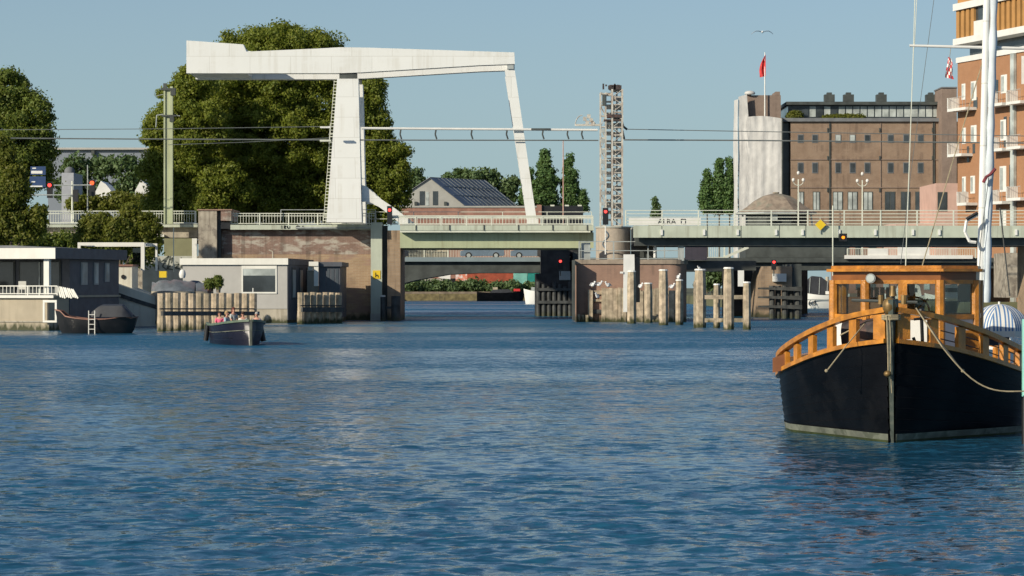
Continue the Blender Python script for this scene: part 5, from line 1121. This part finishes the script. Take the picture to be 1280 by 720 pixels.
# ================= cars =================
def car(px0,D,zt,m,label,flip=1,Ln=4.4):
    x0=X(px0,D); r=thing('car',label,'car',(x0+Ln/2,D+.9,zt),0,'cars on the rear bridge'); s=Ln/4.4
    prof=[(0,.35),(.05,.75),(.75,.92),(1.35,1.38),(2.2,1.47),(3.1,1.40),(3.85,.98),(4.32,.9),(4.4,.45),(4.3,.28),(.1,.25)]
    if flip<0: prof=[(4.4-a,c) for a,c in prof]
    lo=[(a,c) for a,c in prof]; MB().prism([(x0+a*s,zt+c) for a,c in [(p[0],min(p[1],.92)) for p in prof]],D,D+1.75).build('body',m,r)
    cab=[(.8,.9),(1.35,1.38),(2.2,1.47),(3.1,1.40),(3.82,.95)]; cab=[(4.4-a,c) for a,c in cab] if flip<0 else cab
    MB().prism([(x0+a*s,zt+c+.01) for a,c in cab],D+.15,D+1.6).build('roof',m,r)
    wn_=[(1.05,.95),(1.45,1.32),(2.2,1.39),(3.0,1.33),(3.5,.97)]; wn_=[(4.4-a,c) for a,c in wn_] if flip<0 else wn_
    MB().prism([(x0+a*s,zt+c) for a,c in wn_],D+.11,D+.147).build('side_window',M['winglass'],r)
    for a in (.85,3.55):
        w2=MB(True).tube((x0+a*s,D-.03,zt+.32),(x0+a*s,D+.2,zt+.32),.32,n=16).build('wheel',M['tyre'],r); MB(True).tube((x0+a*s,D-.05,zt+.32),(x0+a*s,D-.032,zt+.32),.2,n=12).build('rim',M['grey_steel'],w2)
    for z_,mm,yy in ((.68,'white2',0),): MB().box(x0-.02 if flip>0 else x0+Ln-.1,x0+.1 if flip>0 else x0+Ln+.02,D+.1,D+.5,zt+z_-.08,zt+z_+.06).build('headlight',M['winpale'],r)
zt=Z(323,250)
car(575,252.5,zt,M['carpaint'],'whole blue-grey car on the rear bridge in the middle of the opening'); car(638,252.5,zt,M['carpaint'],'blue-grey car right of the whole one on the rear bridge'); car(455,252.5,zt,M['cardark'],'dark car at the left end of the opening on the rear bridge',-1)
# ================= far bank things =================
D=505.
for x0,x1,m,lb in ((584,641.5,'contred','long red shipping container on the far bank under the bridge'),(642,659,'tealpale','pale teal container right of the red one'),(659.5,675,'teal','dark teal container at the right end of the row')):
    r=thing('shipping_container',lb,'container',(X((x0+x1)/2,D),D,1.3)); b=MB(); n_=int((x1-x0)/1.2); 
    MB().pb(x0,x1,336,358,D,6).build('box',M[m],r); 
    for i in range(n_): MB
    b=MB(); 
    for i in range(n_): xx=X(x0+(x1-x0)*(i+.3)/n_,D); b.box(xx,xx+.09,D-.06,D-.004,1.5,Z(337,D))
    b.build('corrugation',M[m],r)
b=MB(); b.prism([(X(570,D),Z(341,D)),(X(584,D),Z(341,D)),(X(584,D),Z(353,D)),(X(576,D),Z(356,D)),(X(570,D),Z(352,D))],D-3,D-2.8); one('orange_sign',b,mat('orange_white_panel',(.6,.2,.12),.6,.2,1,patch=.9,pcol=(.7,.65,.62),pscale=1.2),'orange and white torn panel left of the red container','sign')
b=MB(); b.pprism([(546,346),(556,342),(563,342),(563,349),(552,348)],D-2,4); one('white_tent',b,M['white2'],'small white tent on the far bank left of the orange panel','tent')
def boat(px0,px1,pyw,py_s,label,m,name='moored_boat',bow=1,D=None,beam=2.2,cat='boat',extras=None):
    D=D or DW(pyw); r=thing(name,label,cat,(X((px0+px1)/2,D),D+beam/2,0)); rows=[];rim=[]
    for i in range(15):
        t=i/14; tt=t if bow>0 else 1-t; half=beam/2*(math.sin(math.pi/2*min(1,(1-tt)*2.2))**.6*.97+.03); zt=Z(py_s,D)+.9*max(0,tt-.5)**2*2+.2*max(0,.25-tt)*4
        x=X(px0+(px1-px0)*t,D); c=D+beam/2; rk=(.9*max(0,tt-.75)*4)*bow*(X(px1,D)-X(px0,D))*.04; rows.append([(x+rk,c-half,zt),(x,c-half*.88,zt*.4),(x-rk,c-half*.4,-.4),(x-rk,c+half*.4,-.4),(x,c+half*.88,zt*.4),(x+rk,c+half,zt),(x+rk,c,zt-.05),(x+rk,c-half,zt)]); rim.append((x,c-half,zt))
    b=MB(True); hull_loft(b,rows); b.add(rows[0][:6],[(0,1,2,3,4,5)]); b.add(rows[-1][:6],[(5,4,3,2,1,0)]); b.build('hull',m,r)
    return r,D
bt,D=boat(596,655,375.6,366,'long dark motor boat moored at the far bank under the bridge',M['hullblack'],D=470,beam=3)
MB().prism([(X(612,D),Z(366,D)),(X(616,D),Z(362,D)),(X(636,D),Z(361.5,D)),(X(641,D),Z(366,D))],D+.8,D+2).build('cabin',M['darktarp'],bt); MB().pb(616,622,359,362.5,D+1,.8).build('canopy',M['hbbeige'],bt); MB().pb(642,650,361,364,D+1,.4).build('flag_cloth',M['red'],bt)
bt,D=boat(656,700,380,364.5,'white boat bow half hidden behind the dark stone pier',M['white2'],bow=-1,D=400,beam=2.6)
MB().pb(664,676,359,366,D+.8,1.2).build('windscreen',M['winpale'],bt)
bt,D=boat(1003,1062,384,369,'white motor boat with black number behind the dark fender block',M['white2'],D=325,beam=3.2,bow=-1)
MB().pb(1034,1056,364,368,D+.8,1.8).build('cabin',M['white2'],bt); text('164',1005,382,D+.25,.75,M['black'],bt); MB().pb(1003,1060,374,375.5,D-.03,.03).build('stripe',M['grey_steel'],bt)
bt,D=boat(1012,1040,378,368,'dark canopied boat behind the white motor boat',M['darktarp'],D=328.5,beam=1.6)
b=MB(True); b.prism([(X(1006,D),Z(368,D)),(X(1010,D),Z(350,D)),(X(1016,D),Z(345,D)),(X(1027,D),Z(346,D)),(X(1036,D),Z(353,D)),(X(1040,D),Z(368,D))],D+.3,D+1.6); b.build('canopy',M['darktarp'],bt)
for px in (1012,1024,1034): MB().bar((X(px,D),D+.25,Z(368,D)),(X(px+1,D),D+.25,Z(347,D)),.08).build('canopy_hoop',M['grey_steel'],bt)
for px,c,lb in ((1000,'white2','white bag shape on the quay left of the canopied boat'),): 
    b=MB(True); b.ball((X(px,332),332,Z(358,332)),.9,.6,1.3,10,7,-.8); one('white_tarpaulin',b,M[c],'white crumpled tarpaulin right of the dark fender block','tarpaulin')
D=333.
for i,(px,h_,c) in enumerate(((1020,16,'yellow'),(1034,20,'teal'),(1003,14,'orange_leg'))):
    one('quay_post',MB().tube((X(px,D),D,1.2),(X(px,D),D,Z(366-h_,D)),.22,n=8),M['hbbeige' if i<2 else 'dark_steel'],['pale quay post behind the canopied boat','tall pale quay post left of the wheelhouse','dark quay post beside the fender block'][i],'post')
D=300.; one('green_container',MB().pb(1240,1262,338,350,D,2),M['teal'],'small teal box seen right of the white mast','box')
one('dark_shed',MB().pb(1258,1300,316,372,230,6),M['concrete'],'dark-framed concrete shed below the right bridge span','shed')
# ================= black fishing boat =================
T0=math.radians(12); BX,BY=(1115-640)*48.7/F,48.7
bk=thing('fishing_boat','large black wooden fishing boat with varnished rails and wheelhouse, bow towards the camera','boat',(BX,BY,0),-T0)
st=[(0,.07,1.93),(.3,.52,1.87),(.65,.86,1.81),(1.0,1.14,1.74),(1.7,1.64,1.58),(2.4,2.03,1.42),(3.2,2.36,1.27),(4,2.56,1.15),(5.5,2.68,1.03),(8,2.65,.97),(11,2.2,1.07),(13.5,1.3,1.27),(14.5,.6,1.37)]
mb,ss,bb,zz=hull_mesh(st,rake=.22,keel=-.5,strakes=11,step=.028,q0=.42,q1=.05,full=3.2,n=70); mb.build('hull',M['hullblack'],bk,local=True)
bi=lambda s:float(np.interp(s,ss,bb)); zi=lambda s:float(np.interp(s,ss,zz)); rkf=lambda s,t=1:-.22*t*max(0,1-s/1.2)
def off(s): return .60-.22*min(1,max(0,s)/4.0)
def bandpts(side,z,ofs,s1=14):
    P=[]
    for s in ss:
        if s>s1: break
        t=(z+.5)/(zi(s)+.5); q=.42+(.05-.42)*min(1,s/3.2); P.append((side*(bi(s)*t**q+ofs),s+rkf(s,t),z))
    return P
for sd_ in (-1,1):
    b=MB(); lo=bandpts(sd_,.03,.034); hi=bandpts(sd_,.165,.034); hull_loft(b,[list(p) for p in zip(lo,hi)]); b.build('waterline_band',M['boot'],bk,local=True)
    b=MB(); lo=bandpts(sd_,-.12,.030); hi=bandpts(sd_,.045,.037); hull_loft(b,[list(p) for p in zip(lo,hi)]); b.build('algae_band',M['algae'],bk,local=True)
    sel=[s for s in np.linspace(0,14.3,60)]
    MB().sweep([(sd_*(bi(s)+.03),s+rkf(s),zi(s)+.01) for s in sel],.14,.085).build('covering_board',M['varnish'],bk,local=True)
    MB().sweep([(sd_*(bi(s)+.02),s+rkf(s),zi(s)+off(s)) for s in sel],.15,.10).build('top_rail',M['varnish'],bk,local=True)
    # stanchions spaced along the curve
    arc=0; prev=None; nxt=.14; k=0
    for s in np.linspace(.02,13.8,1400):
        p=np.array([bi(s),s]); arc+=0 if prev is None else np.linalg.norm(p-prev); prev=p
        if arc>=nxt:
            nxt+=(.78 if k else .70); e=.05
            t_=np.array([bi(s+e)-bi(s-e),2*e]); t_/=np.linalg.norm(t_); wd=.11 if k else .14; th_=.045
            nn_=np.array([-t_[1],t_[0]]); c=np.array([bi(s)-.02,s+rkf(s)])
            q4=[c+t_*wd*a+nn_*th_*b2 for a,b2 in ((-1,-1),(1,-1),(1,1),(-1,1))]
            MB().prismz([(sd_*x_[0],x_[1]) for x_ in q4],zi(s)+.055,zi(s)+off(s)-.052).build('stanchion',M['varnish'],bk,local=True); k+=1
deck=MB(); rows=[[(-max(.02,bi(s)-.08),s+rkf(s),zi(s)-.06),(0,s+rkf(s),zi(s)-.02),(max(.02,bi(s)-.08),s+rkf(s),zi(s)-.06)] for s in np.linspace(.1,14.3,50)]; hull_loft(deck,rows); deck.build('deck',mat('wooden_deck',(.3,.2,.11),.7,.2,2),bk,local=True)
# stem post
b=MB(); v=[]
for z,y0,y1,w_ in ((-.5,.06,.3,.10),(.2,-.03,.25,.10),(1.9,-.30,.1,.115),(2.72,-.42,-.05,.125)): v+=[(-w_*.35,y0,z),(w_*.35,y0,z),(w_,y1,z),(-w_,y1,z)]
b.add(v,[(3,2,1,0),(12,13,14,15)]+[(j*4+i,j*4+(i+1)%4,j*4+4+(i+1)%4,j*4+4+i) for j in range(3) for i in range(4)]); b.build('stem',M['stem'],bk,local=True)
MB(True).ball((-.03,-.28,2.60),.135,.14,.17,12,8,-.99).build('stem_head',M['brass'],bk,local=True)
b=MB(True); 
for i in range(3): a=i*.7; b.path([(-.15+.03*i,-.42,2.5-.06*i+.04*math.sin(k*1.2+i)) if 0 else (.17*math.cos(k*.8),-.26+.17*math.sin(k*.8),2.42-.035*i) for k in range(9)],.018,5)
b.build('lashing',M['rope'],bk,local=True)
r1=[(-.07,-.43,2.42),(-.06,-.40,2.1),(-.05,-.37,1.7),(-.05,-.31,1.25)]; MB(True).path(r1,.016,5).build('stem_rope',M['rope'],bk,local=True)
r1=[(-.02,-.44,2.40),(.0,-.41,2.0),(-.01,-.36,1.5),(.01,-.2,.95)]; MB(True).path(r1,.012,5).build('stem_rope',M['rope'],bk,local=True)
MB(True).ball((-.06,-.36,1.32),.075,.07,.06,10,7,-.99).build('rope_knot',M['brass'],bk,local=True)
# wheelhouse
WH=[(-.74,3.3),(.76,3.3),(1.44,4.0),(1.44,6.4),(-1.44,6.4),(-1.44,4.0)]
zd,zs,zw,zr=1.12,2.36,3.08,3.27
wheel=thing.__name__ and MB(); cen=Vector((0,4.9))
def scale_poly(P,o): 
    R=[]
    for p in P: v_=Vector(p)-cen; R.append(tuple(cen+v_*(1+o/v_.length)))
    return R
MB().prismz(scale_poly(WH,.17),zr,zr+.055).build('roof',M['varnish'],bk,local=True)
MB().prismz(scale_poly(WH,.06),zr+.057,zr+.12).build('roof_camber',M['varnish'],bk,local=True)
MB().prismz(scale_poly(WH,.02),zw+.02,zr-.002).build('roof_beam',mat('shaded_varnish',(.22,.08,.02),.35,.2,2),bk,local=True)  # shade under the roof edge put into a darker varnish colour
segs=list(zip(WH,WH[1:]+WH[:1]))
for k,(a,c) in enumerate(segs):
    A=Vector((*a,0)); C_=Vector((*c,0)); d_=(C_-A).normalized(); L2=(C_-A).length
    def seg(u0,u1,z0,z1,w_,name,m,par=bk): return MB().bar(tuple(A+d_*u0+Vector((0,0,(z0+z1)/2))),tuple(A+d_*u1+Vector((0,0,(z0+z1)/2))),w_,z1-z0).build(name,m,par,local=True)
    seg(.09,L2-.09,zs-.06,zs+.04,.11,'sill',M['varnish']); seg(.09,L2-.09,zw-.06,zw+.018,.09,'header',M['varnish'])
    seg(.09,L2-.09,zd,zs-.062,.05,'lower_panel',M['white2'])
    n_=2 if L2>1.4 else 1; mids=[L2*.5] if n_==2 else []
    for mu in mids: MB().prismz([tuple((A+d_*(mu-.09)+d_.cross(Vector((0,0,1)))*s_*.05)[:2]) for s_ in (-1,1)]+[tuple((A+d_*(mu+.09)+d_.cross(Vector((0,0,1)))*s_*.05)[:2]) for s_ in (1,-1)],zs+.042,zw-.062).build('window_post',M['varnish'],bk,local=True)
    edges=[.1]+[x for mu in mids for x in (mu-.09,mu+.09)]+[L2-.1]
    for u0,u1 in zip(edges[::2],edges[1::2]): seg(u0,u1,zs+.042,zw-.062,.012,'window_pane',M['glass'])
for p in WH: MB().tube((p[0],p[1],zd),(p[0],p[1],zw+.018),.10,n=8).build('corner_post',M['varnish'],bk,local=True)
MB().prismz(scale_poly(WH,-.05),zd-.02,zd+.03).build('cabin_floor',M['darkwood'],bk,local=True)
MB().box(-1.2,-.6,5.9,6.2,zd+.03,2.6).build('chart_locker',M['darkwood'],bk,local=True); MB().box(-1.2,-.5,4.2,4.7,zd+.03,2.75).build('console',mat('cabin_wood',(.2,.09,.03),.5,.2,3),bk,local=True)
for i in range(6): MB().box(-1.05+i*.12,-.96+i*.12,5.2,5.24,zd+.03,2.95).build('cabin_slat',M['varnish'],bk,local=True)
w3=MB(True)
for i in range(16): a=math.pi*2*i/16; a2=math.pi*2*(i+1)/16; w3.tube((.2+.3*math.cos(a),4.3,2.45+.3*math.sin(a)),(.2+.3*math.cos(a2),4.3,2.45+.3*math.sin(a2)),.022,n=6)
for i in range(4): a=math.pi*i/4; w3.tube((.2-.38*math.cos(a),4.3,2.45-.38*math.sin(a)),(.2+.38*math.cos(a),4.3,2.45+.38*math.sin(a)),.013,n=5)
w3.build('steering_wheel',M['varnish'],bk,local=True)
MB(True).tube((-.62,3.05,3.13),(-.62,3.24,3.13),.10,n=14).build('searchlight',M['grey_steel'],bk,local=True)
MB(True).tube((-.62,3.035,3.13),(-.62,3.05,3.13),.075,n=14).build('lens',M['winpale'],bk,local=True)
# deck gear
wl=MB(True); wl.tube((-1.02,1.75,1.98),(-.3,1.6,2.02),.33,.33,16); wl.build('windlass_drum',M['rust'],bk,local=True)
MB(True).tube((-.27,1.6,2.02),(-.2,1.58,2.02),.38,n=18).build('windlass_wheel',M['black'],bk,local=True)
MB().box(-.68,-.60,1.55,1.7,1.62,2.42).build('windlass_frame',M['varnish'],bk,local=True); MB().box(-.22,-.12,1.2,1.35,1.7,2.5).build('windlass_frame',M['dark_steel'],bk,local=True)
MB(True).tube((-.85,1.1,2.70),(.42,1.1,2.66),.03,n=7).build('crossbar',M['dark_steel'],bk,local=True); MB(True).tube((-.05,1.1,1.7),(-.05,1.1,2.95),.04,n=7).build('bitt_post',M['dark_steel'],bk,local=True)
MB(True).tube((-.05,1.05,2.78),(-.05,1.05,2.98),.075,.05,10).build('bell',M['brass'],bk,local=True)
for x_ in (-.28,.16): MB(True).tube((x_,1.1,2.62),(x_,1.1,2.8),.06,.06,8).build('lantern',M['brass'],bk,local=True)
an=MB(True); an.tube((.52,1.2,1.68),(.50,1.05,2.46),.035,n=7); an.tube((.36,1.0,2.33),(.66,1.1,2.37),.028,n=6); an.path([(.34,1.1,1.98),(.40,1.1,1.82),(.52,1.15,1.74),(.66,1.1,1.80),(.74,1.1,1.97)],.035,6); an.ball((.50,1.05,2.5),.06,.06,.06,8,6,-.99); an.build('anchor',M['black'],bk,local=True)
fl=MB(True); fl.path([(1.30,2.0,2.12),(1.17,2.0,2.05),(1.13,2.0,1.92),(1.16,2.0,1.78),(1.28,2.0,1.7)],.045,6); fl.build('fairlead',M['black'],bk,local=True)
MB().prismz([(1.25,2.1),(1.55,2.3),(1.5,2.4),(1.2,2.2)],1.55,2.1).build('deck_box',M['varnish'],bk,local=True)
MB().prism([(-2.62,1.5),(-2.3,1.62),(-2.3,1.28),(-2.62,1.2)],3.2,3.5).build('hawse_block',mat('dark_varnish_block',(.2,.07,.02),.4,.2,2),bk,local=True)
Wb=WM[bk.name].inverted()
def Lp(px,py,D): return Wb@Vector((X(px,D),D,Z(py,D)))
MB(True).path([Lp(1082,403,49.3),Lp(1058,432,48.75),Lp(1034,463,48.6)],.012,5).build('bow_line',M['rope'],bk,local=True)
MB(True).path([Lp(1050,419,49.6),Lp(1066,411,49.4),Lp(1083,402,49.3),Lp(1108,398,48.6)],.012,5).build('bow_line',M['rope'],bk,local=True)
MB(True).path([Lp(1145,386,48.7),Lp(1176,428,48.4),Lp(1203,463,48.3)],.014,5).build('bow_line',M['darkrope'],bk,local=True)
for a,c in (((1033,463.5),48.6),((1203.5,463.5),48.3)): MB(True).ball(Lp(a[0],a[1],c),.035,.035,.035,8,6,-.99).build('bow_eye',M['rope'],bk,local=True)
for side,s in ((-1,2.2),(1,2.6)): pass
for dz in (.18,.34):
    P=[(bi(s)-.1,s,zi(s)+dz) for s in np.linspace(.8,6,14)]; MB(True).path(P,.012,5).build('rail_cable',M['darkrope'],bk,local=True)
# faint registration marks on the shaded bow, as in the photograph
P=[(bi(s),s) for s in (3.0,3.1)]
# mooring rope to pole
D=48.3; pts=[]
P0=Vector((X(1145,48.6),48.6,Z(385,48.6))); P1=Vector((X(1178,48.2),48.2,Z(434,48.2))); P2=Vector((X(1280,48.2),48.2,Z(489,48.2)))
for i in range(5): pts.append(P0.lerp(P1,i/4))
for i in range(1,15): t=i/14; p=P1.lerp(P2,t); p.z-=.36*math.sin(math.pi*t)**1.0*(1-.25*t); pts.append(p)
one('mooring_rope',MB(True).path([tuple(p) for p in pts],.014,6),M['rope'],'yellowish mooring rope sagging from the right bow rail to the right edge','rope')
mp=thing('mooring_pole','slim mooring pole, pale green above and black below, at the right edge','pole',(X(1281,48.3),48.4,-1)); MB().tube((X(1284,48.3),48.4,-1),(X(1284,48.3),48.4,Z(496,48.3)),.085,n=10).build('lower_pole',M['black'],mp); MB().tube((X(1284,48.3),48.4,Z(496,48.3)+.002),(X(1284,48.3),48.4,Z(399,48.3)),.08,n=10).build('upper_pole',M['tealpale'],mp)
# umbrella
U0=WM[bk.name]@Vector((1.35,9.3,0)); ux,uy=X(1249,U0.y),U0.y
um=thing('parasol','blue and white striped parasol on the deck behind the black boat wheelhouse','parasol',(ux,uy,1.0))
n_=8; R_=.68
def upt(i,t):
    a=2*math.pi*i/n_+.35; return Vector((ux+R_*math.sin(t*math.pi/2)*math.cos(a),uy+R_*math.sin(t*math.pi/2)*math.sin(a),Z(380,uy)-.60*(1-math.cos(t*math.pi/2))))
for i in range(n_):
    A=MB(True); B=MB(True); NB=7; wmax=(upt(i,1)-upt(i+1,1)).length/2
    for sg in (-1,1):
        for k in range(NB):
            o0,o1=wmax*k/NB,wmax*(k+1)/NB; rows=[]
            for q_ in range(13):
                t=q_/12; P0,P1=upt(i,t),upt(i+1,t); hw=(P1-P0).length/2
                f=lambda o:.5+sg*.5*(min(o,hw)/hw if hw>1e-6 else 0)
                rows.append([P0.lerp(P1,f(o0)),P0.lerp(P1,f(o1))])
            for r0,r1 in zip(rows,rows[1:]):
                if (r1[0]-r1[1]).length<1e-3: continue
                (A if k%2 else B).add([r0[0],r0[1],r1[1],r1[0]],[(0,1,2,3)])
    A.build('blue_stripe',M['parasol_blue'] if 'parasol_blue' in M else M.setdefault('parasol_blue',mat('parasol_blue',(.09,.20,.40),.8,.05,3)),um); B.build('canopy_panel',M['white2'],um)
MB().tube((ux,uy,1.0),(ux,uy,Z(377,uy)),.025,n=8).build('pole',M['white2'],um)
b=MB(True); v=[];f=[]
for i in range(n_+1):
    p=upt(i,1); v+=[p,(p[0],p[1],p[2]-.13)]
for i in range(n_): f.append((2*i,2*i+2,2*i+3,2*i+1))
b.add(v,f); b.build('valance',M['hbwhite'],um)
one('blue_drum',MB().pb(1216,1262,412,432,57.5,.8),mat('navy_box',(.03,.04,.08),.5,.2,3),'dark navy deck box under the striped parasol','box')
# ================= sailboat behind =================
D=70.; sx,sy=X(1228,D),D; ra=-math.radians(12)
sb=thing('sailboat','white sailing yacht with tall mast and furled sail moored behind the black boat','sailboat',(sx,sy,0),ra)
stt=[(0,.05,1.35),(.8,.5,1.3),(2,1.0,1.22),(3.6,1.4,1.15),(5.5,1.6,1.1),(7.5,1.55,1.1),(9.3,1.3,1.15)]
mb,s2,b2,z2=hull_mesh(stt,rake=.7,strakes=4,step=.004,n=36); mb.v=[(x,y-3.6,z) for x,y,z in mb.v]; mb.build('hull',M['white2'],sb,local=True)
dk_=MB(); hull_loft(dk_,[[(-max(.02,c-.02),a-3.6,z_-.02),(0,a-3.6,z_+.04),(max(.02,c-.02),a-3.6,z_-.02)] for a,c,z_ in zip(s2,b2,z2)]); dk_.build('deck',M['hbgrey'],sb,local=True)
MB().prism([(-.95,1.1),(.95,1.1),(.75,1.62),(-.75,1.62)],-1.6,2.2).build('cabin',M['white2'],sb,local=True)
inv=WM[sb.name].inverted()
def SP(px,py,dd=0): return tuple(inv@Vector((X(px,D+dd),D+dd,Z(py,D+dd))))
MB(True).tube(SP(1224.5,395),SP(1236,-120),.10,.09,14).build('mast',M['white'],sb,local=True)
fs=MB(True); P=[]
a_=Vector(SP(1233,378,-.1)); c_=Vector(SP(1245.5,-120,-.1)); rows=[]
for i in range(60):
    t=i/59; p=a_.lerp(c_,t); r0=.10*(1+.12*math.sin(t*60)+.08*math.sin(t*23)); rows.append([(p.x+r0*math.cos(q*math.pi/5),p.y+r0*math.sin(q*math.pi/5),p.z) for q in range(11)])
hull_loft(fs,rows); fs.build('furled_sail',mat('furled_sailcloth',(.58,.64,.68),.75,.12,2,streak=.3,stcol=(.35,.42,.45)),sb,local=True)
b=MB(True); b.path([SP(1229,228,-.3),SP(1233,221,-.35),SP(1238,218,-.35),SP(1244,211,-.3)],.045,6); b.build('sail_tie',mat('maroon_rope',(.2,.04,.05),.8,.3,8),sb,local=True)
MB(True).tube(SP(1137,57),SP(1229,59.5),.035,.045,8).build('spreader',M['white2'],sb,local=True); MB(True).tube(SP(1240,59.5),SP(1330,62),.045,.035,8).build('spreader',M['white2'],sb,local=True)
def ln(name,pts,r=.012,m='wire'): MB(True).path([SP(*p) for p in pts],r,5).build(name,M[m],sb,local=True)
ln('shroud',[(1146,-80),(1142,57),(1131,360,-1)],.014,'rail'); ln('shroud',[(1178,-80),(1138,220),(1126,330)],.008); ln('halyard',[(1229,75),(1190,205),(1152,335)],.016,'rope'); ln('halyard',[(1236,222,-.3),(1226,300,-.3),(1222,395,-.3)],.012)
ln('backstay',[(1250,260),(1262,370)],.02,'darkrope'); ln('halyard',[(1150,-80),(1143,60)],.01,'rail')
b=MB(True); b.path([SP(1222,268,-.4),SP(1208,276,-.4),SP(1206,290,-.4),SP(1212,302,-.4),SP(1220,303,-.4)],.045,6); b.build('horseshoe_buoy',M['white2'],sb,local=True); MB(True).tube(SP(1208,274,-.45),SP(1222,266,-.45),.05,n=6).build('buoy_cover',M['black'],sb,local=True)
b=MB(True); rows=[]
for i in range(9):
    t=i/8; y=1.9+2.0*t; h=.95*math.sin(math.pi*(.3+.45*t)); rows.append([(1.25*math.cos(a),y,1.25+h*math.sin(a)) for a in [math.pi*q/10 for q in range(11)]])
hull_loft(b,rows); b.build('spray_hood',mat('grey_spray_hood',(.2,.2,.22),.8,.15,3),sb,local=True)
MB(True).tube((-1.3,3.9,2.0),(1.5,3.8,2.05),.05,n=8).build('boom_rest',M['darktarp'],sb,local=True)
cf=thing('courtesy_flag','red and white checkered pennant hanging below the left spreader','flag',(X(1187,D),D,Z(98,D)))
bA=MB();bB=MB()
for i in range(5):
    for j in range(6):
        def q(i_,j_): w_=(.35+.65*j_/6)*5.5; return (X(1187-w_+2*w_*i_/5+.6*math.sin(j_),D)+.0,D+.03*math.sin(i_*2+j_),Z(72+26*j_/6+ (i_-2.5)*.5,D))
        (bA if (i+j)%2 else bB).add([q(i,j),q(i+1,j),q(i+1,j+1),q(i,j+1)],[(0,1,2,3)])
bA.build('red_checks',M['red'],cf); bB.build('cloth',M['white2'],cf); MB().tube((X(1187,D),D,Z(72,D)),(X(1188.5,D),D,Z(59.5,D)),.008,n=5).build('halyard',M['rope'],cf)
for x0,c,lb in ((1278,'red','red cloth hanging from the facade at the right edge'),): qb=thing('quay_building','low brown quayside building seen under the right bridge span','building',(X(1120,340),340,1.3))
MB().pb(1046,1215,298,372,340,6).build('wall',M['pinkwall'],qb)
for i in range(9): f=MB().pb(1052+i*17,1061+i*17,305,318,339.9,.09).build('window',M['winglass'],qb); MB().pb(1053+i*17,1060+i*17,342,362,339.9,.09).build('door',M['dark_steel'] if i%3 else M['winpale'],qb)
for a,c,lb,dd in ((1108,1158,'white cabin cruiser moored behind the wheelhouse, left of the two',312),(1160,1216,'white cabin cruiser moored behind the wheelhouse, nearer the white mast',308)):
    r_,D_=boat(a,c,0,371,lb,M['white2'],D=dd,beam=3.2,bow=-1)
    MB().prism([(X(a+12,D_),Z(371,D_)),(X(a+18,D_),Z(357,D_)),(X(c-8,D_),Z(355,D_)),(X(c-5,D_),Z(371,D_))],D_+.5,D_+2.6).build('cabin',M['white2'],r_)
    MB().pb(a+19,c-12,360,365,D_+.42,.07).build('cabin_window',M['winglass'],r_); MB().tube((X(a+28,D_),D_+1.5,Z(355,D_)),(X(a+28,D_),D_+1.5,Z(343,D_)),.06,n=6).build('flag_staff',M['rail'],r_)
one('hanging_cloth',MB().pb(1277,1281,70,105,250,.1),M['white2'],'white banner hanging at the far right edge of the apartment tower','banner')
